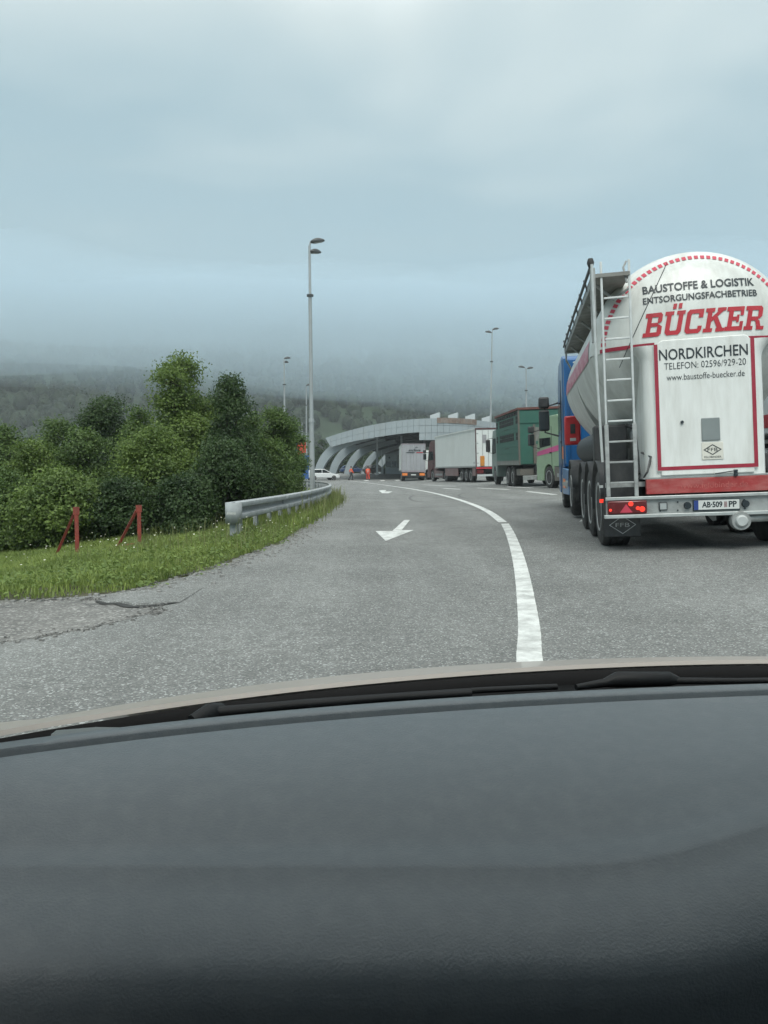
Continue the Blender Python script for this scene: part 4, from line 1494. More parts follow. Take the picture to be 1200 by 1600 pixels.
MB().box(-1.25, -1.20, .30, .33, .605, .65).build('side_marker_lamp', lamp_lit, silo)
MB().box(-1.26, -1.22, .14, .22, .80, .83).build('side_marker_lamp', alu_bright, silo)
# dark frame plate between mudguards and housing
MB().box(-1.19, -.78, .28, .31, .66, 1.12).build('rear_panel', black_pl, silo, bevel=.01)
MB().box(-1.2, -.72, .06, .10, .80, .86).build('crossbar', alu_dull, silo)
# hose tube on the left flank
rows_ = []
nb = 13
for y in np.linspace(1.15, 4.3, nb * 4):
    r_ = .205 + .012 * (1 if int((y - 1.15) / (3.15 / nb) * 2) % 2 else -1)
    rows_.append([(-1.02 + r_ * math.cos(a), y, 1.36 + r_ * 1.05 * math.sin(a)) for a in np.linspace(0, 2 * math.pi, 20, endpoint=False)])
mb = MB().grid(rows_, closed=True)
mb.f.append(tuple(range(len(rows_) * 20 - 20, len(rows_) * 20)))
mb.build('hose_tube', pm('hose_tube_grey', (.055, .062, .066), .55, var=.2, scale=6), silo, smooth=40)
MB().box(-1.24, -.80, .95, 1.15, 1.10, 1.62).build('hose_box', black_pl, silo, bevel=.03)
MB().tube([(-.80, 1.0, 1.6), (-.70, .9, 1.55), (-.68, .7, 1.2), (-.72, .6, .95)], .028, 8).build('hose', black_pl, silo)
for k_ in range(3):
    MB().tube([(-.72 + .015 * k_, .35, 1.22), (-.64, .15 + .02 * k_, 1.16 - .03 * k_), (-.70, .05, .98), (-.74, .12, .90)], .012, 6).build('air_hose', black_pl, silo)
# left ladder: bright upper part, dull lower part
LX0, LX1 = -1.175, -.845
for x in (LX0, LX1):
    MB().box(x - .014, x + .014, -.035, -.008, 1.58, 3.58).build('ladder_rail', alu_bright, silo, bevel=.005)
    MB().box(x - .024, x + .024, -.042, -.006, .69, 1.579).build('ladder_rail', alu_dull, silo, bevel=.005)
for i, z in enumerate(np.arange(.86, 3.35, .252)):
    MB().box(LX0 + .021, LX1 - .021, -.034, -.012, z - .012, z + .012).build('ladder_rung', alu_bright if z > 1.55 else alu_dull, silo, bevel=.004)
MB().tube([(LX1 - .03, -.02, 3.30), (LX1 - .06, .03, 3.5), (LX1 - .02, .06, 3.58)], .014, 6).build('grab_handle', alu_dull, silo)
# walkway with folded handrail along the upper left of the tank
wk = MB().box(-1.26, -.84, .10, 5.9, 3.385, 3.43).build('walkway', wall_m, silo)
mb = MB()
for y in np.arange(.16, 5.9, .145):
    mb.box(-1.255, -.845, y, y + .10, 3.4305, 3.445)
mb.build('walkway_tread', wall_m, wk)
MB().box(-1.275, -1.262, .10, 5.9, 3.36, 3.47).build('edge_strip', alu_dull, wk)
for y in (.5, 1.7, 2.9, 4.1, 5.4):
    MB().tube([(-1.2, y, 3.38), (-.98, y, 3.18), (-.78, y, 3.33)], .02, 6).build('bracket', alu_dull, wk)
for (z, x) in ((3.49, -1.31), (3.56, -1.29)):
    MB().tube([(x, .12, z), (x, 2.9, z), (x, 5.85, z - .04)], .017, 7).build('folded_handrail', steel_d, silo)
for y in (.15, .9, 1.7, 2.5, 3.3, 4.1, 4.9, 5.7):
    MB().tube([(-1.27, y, 3.40), (-1.31, y + .05, 3.56)], .014, 6).build('handrail_post', steel_d, silo)
MB().lathe([(.03, -.05), (.045, 0), (.03, .05)], 10, 'z', (-1.30, .10, 3.57)).build('handrail_knob', black_pl, silo, smooth=50)
MB().tube([(-1.29, .06, 3.54), (-1.27, .04, 2.3), (-1.23, .03, 1.12)], .017, 8).build('handrail_rod', alu_bright, silo)
MB().box(-1.31, -1.25, .08, .13, 2.60, 3.5).build('rod_guide', alu_dull, silo)
MB().tube([(-1.26, 5.9, 3.42), (-1.26, 5.95, 3.2), (-1.10, 6.2, 2.95)], .02, 6).build('front_stay', alu_dull, silo)
MB().box(-1.29, -.82, 5.9, 5.95, 3.33, 3.46).build('walkway_end', alu_dull, wk)

# the rear wall of the housing and the ladder lean forward a little towards the top
LEAN = {'rear_housing': 1, 'rear_door': 1, 'red_outline': 1, 'outline_backing': 1, 'lettering': 1, 'document_hatch': 1, 'maker_plate': 1, 'diamond_mark': 1, 'lock': 1, 'ladder_rail': 1, 'ladder_rung': 1, 'grab_handle': 1}
for ch in silo.children:
    if ch.name.split('.')[0] in LEAN and ch.type == 'MESH':
        for v in ch.data.vertices:
            if v.co.z > .70 and v.co.y < .6:
                v.co.y += .055 * (v.co.z - .70)

# ------------------------------------------------------------------ tractor units
def tractor(name, label, loc, rot, body, trim, H=3.68, wb=3.75, detail=True, group=None, mirror=True, deflector=True):
    e = tag(empty(name, loc, rot), label, 'truck', group)
    w = 1.21
    arch = [(.60 * math.cos(a), .50 + .62 * math.sin(a)) for a in np.linspace(R(5), R(175), 11)]
    prof_c = [(1.36, .35), (1.40, 1.1), (1.30, 1.95), (1.02, H - .85), (.78, H - .28), (.30, H - .02), (-1.05, H), (-1.2, H - .10), (-1.22, 1.02), (-.66, 1.02)] + arch[::-1] + [(.62, .35)]
    cab = MB().prism(prof_c, -w, w, 'x').build('cab', body, e, bevel=.06, seg=3)
    # windows
    for s in (-1, 1):
        g = [(-.30, 1.98), (-.30, H - 1.0), (.78, H - 1.0), (1.0, 2.35), (.95, 1.9)]
        MB().prism(g, s * (w + .004) - .006, s * (w + .004) + .006, 'x').build('side_window', glass_d, cab)
        MB().box(min(s * (w + .012), s * (w - .01)), max(s * (w + .012), s * (w - .01)), -.42, -.40, .98, H - .5).build('door_seam', under_m, cab)
        MB().box(min(s * (w + .02), s * (w - .01)), max(s * (w + .02), s * (w - .01)), -.38, -.18, 1.62, 1.68).build('door_handle', under_m, cab)
    ws = MB()
    ws.add([(-w + .12, 1.325, 2.0), (w - .12, 1.325, 2.0), (w - .16, 1.065, H - .92), (-w + .16, 1.065, H - .92)], [(0, 1, 2, 3)])
    ws.build('windscreen', glass_d, cab)
    # rear wall ribs, catwalk
    mb = MB()
    for x in np.linspace(-1.0, 1.0, 9):
        mb.box(x - .035, x + .035, -1.245, -1.21, 1.15, H - .35)
    mb.build('rear_wall_ribs', body, cab)
    MB().box(-1.0, 1.0, -1.30, -1.19, .75, 1.05).build('rear_sill', under_m, e)
    if deflector:
        for s in (-1, 1):
            MB().prism([(-1.2, 1.1), (-1.2, H - .04), (-1.62, H - .14), (-1.66, 1.1)], s * 1.17 - .02, s * 1.17 + .02, 'x').build('side_fairing', body, e)
        MB().tube([(-.95, -1.26, H - .20), (-.75, -1.29, H - .14), (-.2, -1.29, H - .10)], .018, 6).build('white_rail', alu_bright, e)
    # chassis and skirts
    MB().box(-.45, .45, -wb - 1.0, 1.0, .62, .90).build('chassis', under_m, e)
    for s in (-1, 1):
        sk = MB().prism([(-.68, .36), (-.68, 1.0), (-wb + .72, .95), (-wb + .66, .40)], s * 1.19 - .04, s * 1.19 + .04, 'x').build('side_skirt', trim, e, bevel=.02)
        if detail:
            MB().box(s * 1.236 - .004, s * 1.236 + .004, -1.9, -1.05, .52, .74).build('skirt_marking', orange_refl, sk)
            MB().box(s * 1.216 - .004, s * 1.216 + .004, -1.05, -.66, 1.22, 1.52).build('door_marking', orange_refl, cab)
        MB().tube([(s * .95, -wb + .9, .62), (s * .95, -1.0, .62)], .30, 14).build('fuel_tank', alu_dull, e, smooth=40)
        wheel(e, s * 1.03, 0, .52, .33, s)
        wheel(e, s * .94, -wb, .52, .58, s)
        rows_ = [[(s * x, -wb + .60 * math.cos(a), .54 + .60 * math.sin(a)) for x in (.62, 1.24)] for a in np.linspace(R(5), R(175), 13)]
        MB().grid(rows_).build('mudguard', black_pl, e, smooth=60, solid=.02)
        MB().box(min(s * 1.10, s * 1.2), max(s * 1.10, s * 1.2), 1.36, 1.42, .55, .85).build('headlight', lens_m, e, bevel=.02)
        if mirror:
            mr = MB().box(s * 1.58 - .14, s * 1.58 + .14, .98, 1.20, 2.02, 2.58).build('mirror', black_pl, e, bevel=.05)
            MB().box(s * 1.58 - .14, s * 1.58 + .14, .97, 1.19, 2.63, 2.93).build('upper_mirror', black_pl, mr, bevel=.05)
            MB().tube([(s * 1.2, .95, 2.75), (s * 1.56, 1.08, 2.66), (s * 1.56, 1.08, 1.98), (s * 1.2, .95, 1.86)], .025, 7).build('mirror_arm', black_pl, mr)
            MB().box(s * 1.58 - .115, s * 1.58 + .115, .972, .979, 2.06, 2.54).build('mirror_glass', glass_d, mr)
    MB().box(-1.2, 1.2, 1.40, 1.46, .36, .78).build('bumper', trim, e, bevel=.02)
    MB().box(-.9, .9, 1.395, 1.43, 1.0, 1.75).build('grille', under_m, e)
    return e
blue = pm('truck_blue', (.004, .090, .26), 0.32, var=.12, scale=2, dirt=(.04, .09, .18), dirt_amt=.4, dirt_scale=(4, 4, 2), coat=.4)
blue_l = pm('truck_blue_skirt', (.02, .15, .36), 0.4, var=.12, scale=2, dirt=(.20, .25, .30), dirt_amt=.5, dirt_scale=(4, 4, 4), coat=.2)
RT = Matrix.Rotation(-TH, 3, 'Z')
fa = Vector((TX, TY, 0)) + RT @ Vector((0, 10.05, 0))
tractor('truck_tractor', 'blue truck tractor pulling the white silo trailer', (fa.x, fa.y, gh(fa.x, fa.y)), (0, -R(2.2), -TH), blue, blue_l)
# red extinguisher box on the trailer neck
p = Vector((-1.08, 7.0, 0))
bx = MB().box(-1.30, -.98, 6.45, 6.75, 1.52, 2.12).build('extinguisher_box', pm('box_red', (.50, .02, .025), .4, var=.08, coat=.3), silo, bevel=.03)
MB().box(-1.19, -1.09, 6.442, 6.452, 1.75, 1.95).build('box_window', black_pl, bx)
MB().box(-1.20, -1.08, 6.442, 6.452, 1.60, 1.66).build('box_sticker', alu_bright, bx)
MB().box(-.5, .5, 5.4, 8.0, 1.05, 1.25).build('trailer_neck', under_m, silo)

# ------------------------------------------------------------------ box bodies
def box_trailer(e, L_, Hb, Ht, mat, frame, W_=1.275, doors=None, axles=3, wheel_r=.5):
    """body with its rear at y=0, front at y=L_"""
    MB().box(-W_ + .05, W_ - .05, .05, L_, Hb, Ht).build('body', mat, e, bevel=.02)
    for s in (-1, 1):
        MB().box(min(s * (W_ - .06), s * W_), max(s * (W_ - .06), s * W_), -.03, .06, Hb - .1, Ht + .01).build('rear_corner_post', frame, e)
        MB().box(min(s * (W_ - .04), s * (W_ + .01)), max(s * (W_ - .04), s * (W_ + .01)), .061, L_ + .01, Ht - .09, Ht + .012).build('top_rail', mat if frame is not rust_m else frame, e)
        MB().box(min(s * (W_ - .04), s * (W_ + .01)), max(s * (W_ - .04), s * (W_ + .01)), .061, L_ + .01, Hb - .04, Hb + .08).build('bottom_rail', alu_dull, e)
    MB().box(-W_, W_, -.032, .04, Ht - .10, Ht + .02).build('rear_header', frame, e)
    MB().box(-W_, W_, -.05, .05, Hb - .18, Hb - .005).build('rear_sill', frame, e)
    if doors is not None:
        for s in (-1, 1):
            d_ = MB().box(min(s * .012, s * (W_ - .07)), max(s * .012, s * (W_ - .07)), -.012, .045, Hb + .01, Ht - .11).build('rear_door', doors, e, bevel=.01)
            for x in (.30, .75):
                MB().tube([(s * x, -.03, Hb - .1), (s * x, -.03, Ht - .14)], .017, 6).build('locking_bar', alu_dull, d_)
            for z in np.linspace(Hb + .25, Ht - .4, 4):
                MB().box(min(s * (W_ - .22), s * (W_ - .02)), max(s * (W_ - .22), s * (W_ - .02)), -.036, -.013, z, z + .05).build('hinge', alu_dull, d_)
    MB().box(-.5, .5, .3, L_ - .3, .75, Hb - .05).build('chassis', under_m, e)
    for i in range(axles):
        y = 1.6 + 1.31 * i if L_ > 10 else 1.4 + 1.31 * i
        for s in (-1, 1):
            wheel(e, s * (W_ - .23), y, wheel_r, .38, s)
    return e
grey_body = pm('grey_trailer_door', (.33, .34, .36), 0.45, var=.07, scale=1, dirt=(.22, .22, .22), dirt_amt=.4, dirt_scale=(2, 2, .6))
maroon = pm('maroon_paint', (.075, .022, .025), 0.45, var=.2, scale=2, dirt=(.16, .13, .12), dirt_amt=.5, dirt_scale=(3, 3, 3))
maroon_l = pm('maroon_skirt', (.17, .10, .10), 0.5, var=.15, scale=1.5, dirt=(.24, .21, .20), dirt_amt=.5, dirt_scale=(2, 2, 2))
reef_white = pm('reefer_white', (.66, .69, .67), 0.42, var=.04, scale=1, dirt=(.5, .51, .48), dirt_amt=.35, dirt_scale=(1.2, 1.2, .5))
frame_lilac = pm('grey_frame', (.28, .25, .27), .5, var=.1)

# grey reefer seen from behind
def ground_place(px, Y):
    x = (px - 600) / F_PX * Y
    return Vector((x, Y, gh(x, Y)))
p = ground_place(646, 79)
e = tag(empty('grey_reefer_trailer', p, (0, 0, R(0.2))), 'grey reefer trailer seen square from behind, in the middle of the queue', 'trailer')
box_trailer(e, 13.0, 1.12, 3.95, reef_white, frame_lilac, doors=grey_body)
vs, fs = fit_text('sncfove', -.55, .75, 3.15, 3.42, .02, .25)
MB().add([(x, -.055, z) for x, z in vs], fs).build('lettering', letter_dark, e)
MB().add([(-.85, -.055, 2.98), (.05, -.055, 2.98), (.15, -.055, 3.06), (-.70, -.055, 3.06)], [(0, 1, 2, 3)]).build('logo_stripe', letter_dark, e)
MB().add([(.25, -.055, 2.98), (1.0, -.055, 2.98), (1.0, -.055, 3.06), (.38, -.055, 3.06)], [(0, 1, 2, 3)]).build('logo_stripe', letter_red, e)
MB().add([(-.1, -.055, 3.46), (.35, -.055, 3.62), (.55, -.055, 3.50), (.35, -.055, 3.56)], [(0, 1, 2, 3)]).build('logo_arc', letter_dark, e)
MB().box(-1.25, 1.25, -.06, .0, .42, .90).build('bumper', under_m, e, bevel=.02)
for s in (-1, 1):
    MB().box(min(s * .65, s * 1.2), max(s * .65, s * 1.2), -.08, -.061, .58, .84).build('tail_lamp', orange_refl, e)
MB().box(-.26, .26, -.075, -.061, .60, .72).build('number_plate', pm('plate_white', (.6, .62, .6)), e)
# white lorry half hidden between the grey reefer and the maroon tractor
p = ground_place(669.5, 86)
e = tractor('white_truck', 'white lorry showing in the gap between the grey reefer and the maroon truck', p, (0, 0, R(12)), reef_white, reef_white, H=3.3, detail=False)

# white reefer with maroon tractor
A_, B_ = ground_place(744, 54.5), ground_place(681, 67.5)
hd = math.atan2(-(B_.x - A_.x), B_.y - A_.y)
mid_off = Matrix.Rotation(hd, 3, 'Z') @ Vector((1.27, 0, 0))
o_ = A_ + Vector((mid_off.x, mid_off.y, 0))
o_.z = gh(o_.x - .5, o_.y)
e = tag(empty('white_reefer_trailer', o_, (R(0), -R(1.5), hd)), 'long white reefer trailer with maroon skirts, left side in view', 'trailer')
box_trailer(e, 13.4, 1.16, 3.98, reef_white, maroon, doors=reef_white)
for s in (-1, 1):
    MB().box(s * 1.22 - .03, s * 1.22 + .03, 5.3, 9.6, .45, 1.08).build('side_skirt', maroon_l, e)
    MB().box(s * 1.22 - .03, s * 1.22 + .03, .25, 1.05, .5, 1.08).build('side_skirt', maroon_l, e)
MB().box(-1.2, 1.2, -.10, -.02, .45, .60).build('bumper', alu_bright, e)
MB().box(-1.22, -.72, -.08, -.03, .66, .92).build('tail_lamp', lamp_red, e)
MB().box(.72, 1.22, -.08, -.03, .66, .92).build('tail_lamp', lamp_red, e)
MB().box(-.95, -.62, -.09, -.03, 1.2, 1.95).build('orange_tube', pm('tube_orange', (.50, .20, .03), .5, var=.2), e, bevel=.05)
MB().box(-.75, -.45, -.05, -.03, 2.9, 3.5).build('door_sticker', pm('sticker_grey', (.3, .3, .31), .5), e)
MB().box(-1.25, 1.25, -.06, -.02, 1.0, 1.12).build('red_beam', letter_red, e)
MB().lathe([(.06, -1.282), (.05, -1.27)], 12, 'x', (0, .45, 1.45)).build('side_mark', glass_d, e)
fwd = Matrix.Rotation(hd, 3, 'Z') @ Vector((0, 15.0, 0))
q = o_ + fwd
q.z = gh(q.x, q.y)
tractor('maroon_tractor', 'maroon truck tractor in front of the white reefer trailer', q, (0, -R(1), hd + R(6)), maroon, maroon_l, H=3.75, detail=False)

# green cattle truck
catt = pm('cattle_green', (.026, .112, .085), 0.5, var=.14, scale=1.6, dirt=(.06, .13, .10), dirt_amt=.6, dirt_scale=(1.5, 1.5, .8))
catt_d = pm('cattle_frame', (.14, .135, .12), 0.7, var=.2, scale=3, dirt=(.09, .07, .05), dirt_amt=.7, dirt_scale=(3, 3, 3))
catt_g = pm('cattle_ramp', (.19, .20, .185), 0.65, var=.2, scale=3, dirt=(.12, .11, .09), dirt_amt=.7, dirt_scale=(2.5, 2.5, 1.5))
brown = pm('roof_brown', (.14, .055, .045), .7, var=.2)
A_, B_ = ground_place(812.5, 38.0), ground_place(770, 46.2)
hd = math.atan2(-(B_.x - A_.x), B_.y - A_.y)
mo = Matrix.Rotation(hd, 3, 'Z') @ Vector((1.25, 0, 0))
o_ = A_ + Vector((mo.x, mo.y, 0))
o_.z = gh(o_.x - .6, o_.y)
e = tag(empty('cattle_truck', o_, (R(.3), -R(2.2), hd)), 'dark green livestock truck with rows of air vents, in the queue', 'truck')
MB().box(-1.22, 1.22, .02, 6.6, 1.18, 3.95).build('body', catt, e)
# side boarding: planks with recessed joints, vent rows between them
for s in (-1, 1):
    zz = [1.45, 1.72, 2.0, 2.3]
    for z0, z1 in ((1.42, 1.76), (1.785, 2.10), (2.125, 2.42), (2.88, 3.06), (3.085, 3.27)):
        MB().box(min(s * 1.221, s * 1.245), max(s * 1.221, s * 1.245), .12, 6.55, z0, z1).build('side_plank', catt, e)
    MB().box(min(s * 1.221, s * 1.26), max(s * 1.221, s * 1.26), .0, 6.6, 1.16, 1.40).build('bottom_beam', catt_g, e)
    for zc in (2.65, 3.48):
        for k_ in range(2):
            for i in range(12):
                if i in (1, 10):
                    continue
                y0 = .30 + i * .52
                z0 = zc - .19 + k_ * .20
                MB().box(min(s * 1.20, s * 1.255), max(s * 1.20, s * 1.255), y0, y0 + .38, z0, z0 + .17).build('vent', under_m, e)
        MB().box(min(s * 1.221, s * 1.236), max(s * 1.221, s * 1.236), .12, 6.55, zc - .21, zc + .21).build('vent_board', catt, e)
    for i in range(9):
        MB().box(min(s * 1.20, s * 1.25), max(s * 1.20, s * 1.25), .25 + i * .68, .75 + i * .68, 3.74, 3.90).build('top_vent', under_m, e)
    MB().box(min(s * 1.19, s * 1.27), max(s * 1.19, s * 1.27), -.03, .10, 1.15, 3.98).build('corner_post', catt_d, e)
    for z in (3.1, 2.05):
        MB().box(min(s * 1.245, s * 1.25), max(s * 1.245, s * 1.25), 2.7, 3.9, z, z + .025).build('hinge_strip', under_m, e)
MB().box(-1.29, 1.29, -.06, 6.7, 3.97, 4.08).build('roof', brown, e)
MB().box(-1.18, 1.18, -.02, .03, 3.28, 3.9).build('rear_top_panel', catt, e)
MB().box(-1.18, -.55, -.02, .03, 1.2, 3.22).build('rear_side_door', catt, e)
MB().box(-.50, 1.18, -.045, .02, 1.2, 3.05).build('loading_ramp', catt_g, e)
MB().box(-.52, -.40, -.08, -.04, 1.2, 3.2).build('ramp_rail', catt_d, e)
MB().box(-.50, 1.18, -.06, -.046, 2.2, 2.35).build('ramp_bar', catt, e)
for i in range(6):
    MB().box(-.42, 1.15, -.062, -.046, 1.3 + i * .14, 1.345 + i * .14).build('ramp_batten', catt_d, e)
MB().box(-.5, .5, -.3, 7.2, .72, 1.1).build('chassis', under_m, e)
MB().box(-1.15, 1.15, -.35, -.25, .38, .60).build('bumper', alu_dull, e, bevel=.02)
MB().box(-1.2, 1.2, .1, 1.0, .62, .95).build('tool_box', catt_d, e)
for y in (1.9, 3.25):
    for s in (-1, 1):
        wheel(e, s * 1.0, y, .50, .5, s)
        MB().grid([[(s * x, y + .58 * math.cos(a), .52 + .58 * math.sin(a)) for x in (.72, 1.24)] for a in np.linspace(R(8), R(172), 11)]).build('mudguard', black_pl, e, solid=.02)
cabm = pm('cab_grey_green', (.20, .25, .23), .45, var=.12, scale=2, coat=.2)
pc = [(7.0, .45), (6.72, 1.1), (6.72, 3.1), (6.9, 3.35), (8.0, 3.3), (8.55, 2.2), (8.65, 1.0), (8.6, .42), (8.3, .42)] + [(7.65 + .58 * math.cos(a), .5 + .6 * math.sin(a)) for a in np.linspace(R(5), R(175), 9)]
cb = MB().prism(pc, -1.2, 1.2, 'x').build('cab', cabm, e, bevel=.05)
for s in (-1, 1):
    MB().prism([(7.1, 1.9), (7.1, 2.8), (7.95, 2.8), (8.3, 2.2), (8.3, 1.85)], s * 1.205 - .006, s * 1.205 + .006, 'x').build('side_window', glass_d, cb)
    wheel(e, s * 1.02, 7.65, .50, .33, s)
    mr = MB().box(s * 1.50 - .13, s * 1.50 + .13, 8.0, 8.2, 2.0, 2.75).build('mirror', black_pl, e, bevel=.04)
    MB().tube([(s * 1.2, 8.05, 2.85), (s * 1.5, 8.1, 2.8), (s * 1.5, 8.1, 1.98), (s * 1.2, 8.05, 1.9)], .022, 6).build('mirror_arm', black_pl, mr)

# pale green truck crossing behind the blue tractor
pale = pm('pale_green_paint', (.27, .38, .25), .42, var=.1, scale=2, coat=.2)
p = Vector((8.85, 34.6, gh(8.4, 34.6)))
e = tractor('pale_green_truck', 'pale green truck with a pink stripe, behind the blue tractor', p, (0, -R(2.2), R(11)), pale, catt_d, H=3.35, detail=False)
pink = pm('pink_stripe', (.55, .09, .25), .5, var=.1)
for s in (-1, 1):
    MB().prism([(-1.18, 1.72), (-1.18, 1.98), (1.25, 1.72), (1.28, 1.52)], s * 1.216 - .005, s * 1.216 + .005, 'x').build('pink_stripe', pink, e)
MB().box(-1.22, 1.22, -8.5, -1.6, 1.15, 3.6).build('cargo_body', pale, e, bevel=.03)

# truck at the right edge, beyond the silo trailer
p = Vector((9.1, 13.3, gh(9.1, 13.3)))
e = tag(empty('white_box_truck', p, (0, -R(2.4), -R(9))), 'white truck with a red stripe cut by the right edge, beyond the silo trailer', 'truck')
MB().box(-1.25, 1.25, .05, 7.5, 1.55, 3.7).build('body', reef_white, e, bevel=.03)
MB().box(-1.262, -1.252, .05, 7.5, 1.68, 1.96).build('side_stripe', letter_red, e)
MB().box(-1.2, 1.25, .036, .046, 1.68, 1.96).build('rear_stripe', letter_red, e)
MB().box(-1.22, 1.22, -.06, .0, .95, 1.15).build('rear_beam', alu_dull, e)
MB().box(-.5, .5, .2, 9.5, .7, 1.4).build('chassis', under_m, e)
MB().tube([(-.95, 2.6, .95), (-.95, 5.2, .95)], .32, 14).build('fuel_tank', alu_dull, e, smooth=40)
MB().box(-1.22, -.75, .4, 1.2, .75, 1.25).build('tool_box', alu_dull, e, bevel=.02)
for y in (1.7, 6.6, 9.0):
    for s in (-1, 1):
        wheel(e, s * 1.0, y, .5, .35, s)
MB().box(-1.2, -.7, -.07, -.0, .72, .92).build('tail_lamp', lamp_red, e)
cbp = [(7.7, .5), (7.7, 3.0), (9.2, 2.95), (9.75, 2.0), (9.85, .5)]
MB().prism(cbp, -1.2, 1.2, 'x').build('cab', reef_white, e, bevel=.05)

# ------------------------------------------------------------------ cars at the border post
def car(label, px, Y, heading, mat, name='parked_car', L_=4.3):
    x = (px - 600) / F_PX * Y
    z0 = gh(x, Y) if x > xl(Y) else ground_z(x, Y)
    e = tag(empty(name, (x, Y, z0), (0, 0, heading)), label, 'car', 'cars by the border post')
    h = L_ / 2
    low = [(-h, .35), (-h + .02, .82), (-h + .5, .92), (h * .35, .92), (h - .25, .78), (h, .62), (h, .3), (h * .82, .3)] 
    MB().prism(low, -.86, .86, 'x').build('body', mat, e, bevel=.08, seg=3)
    top = [(-h + .25, .92), (-h + .75, 1.40), (h * .05, 1.44), (h * .52, .92)]
    cb = MB().prism(top, -.74, .74, 'x').build('cabin', mat, e, bevel=.06)
    for s in (-1, 1):
        MB().prism([(-h + .55, .95), (-h + .88, 1.33), (-.28, 1.36), (-.28, .95)], s * .742 - .006, s * .742 + .006, 'x').build('side_window', glass_d, cb)
        MB().prism([(-.18, .95), (-.18, 1.36), (h * .05, 1.36), (h * .40, .95)], s * .742 - .006, s * .742 + .006, 'x').build('side_window', glass_d, cb)
        for y in (-h * .62, h * .62):
            wheel(e, s * .78, y, .32, .2, s)
        MB().box(s * .62 - .15, s * .62 + .15, h - .06, h + .01, .58, .72).build('headlight', lens_m, e)
    MB().add([(-.66, h * .50, .96), (.66, h * .50, .96), (.62, h * .10, 1.40), (-.62, h * .10, 1.40)], [(0, 1, 2, 3)]).build('windscreen', glass_d, cb)
    MB().box(-.87, .87, h - .03, h + .03, .32, .46).build('bumper', under_m, e)
    return e
car('white car parked beside the lamp post, left of the canopy ribs', 503, 94.8, -R(66), pm('car_white', (.7, .72, .72), .3, var=.03, coat=.4))
car('silver car half hidden behind the tallest lamp post', 483, 106, -R(75), pm('car_silver', (.42, .44, .45), .3, .3, var=.03, coat=.4))
car('dark blue car parked under the canopy ribs', 551, 127, -R(80), pm('car_blue', (.012, .035, .10), .3, var=.05, coat=.4), L_=4.5)
car('dark car in the shade behind the man in full orange', 586, 118, -R(40), pm('car_dark', (.02, .022, .024), .3, var=.05, coat=.4))

# ------------------------------------------------------------------ the two road workers
skin = pm('skin', (.36, .20, .14), .6, var=.08)
hivis = pm('orange_workwear', (.80, .10, .03), .7, var=.12, scale=9)
trous = pm('dark_trousers', (.05, .055, .06), .8, var=.2, scale=9)
hair_m = pm('dark_hair', (.02, .016, .012), .8)
silver_m = pm('reflective_tape', (.6, .62, .6), .4)
boot_m = pm('boots', (.02, .02, .02), .7)
def skin_chain(name, V, E, rad, mat, parent, root=0):
    me = bpy.data.meshes.new(name)
    me.from_pydata(V, E, [])
    me.update()
    o = new_obj(name, me, mat, parent)
    o.modifiers.new('skin', 'SKIN').use_smooth_shade = True
    sv = me.skin_vertices[0].data if me.skin_vertices else None
    if sv is None:
        return o
    for i, r_ in enumerate(rad):
        sv[i].radius = (r_, r_ * .9) if isinstance(r_, (int, float)) else r_
        sv[i].use_root = (i == root)
    ss = o.modifiers.new('sub', 'SUBSURF')
    ss.levels = ss.render_levels = 2
    return o
def ensure_skin(me):
    if not me.skin_vertices:
        me.attributes  # layer is added with the modifier below
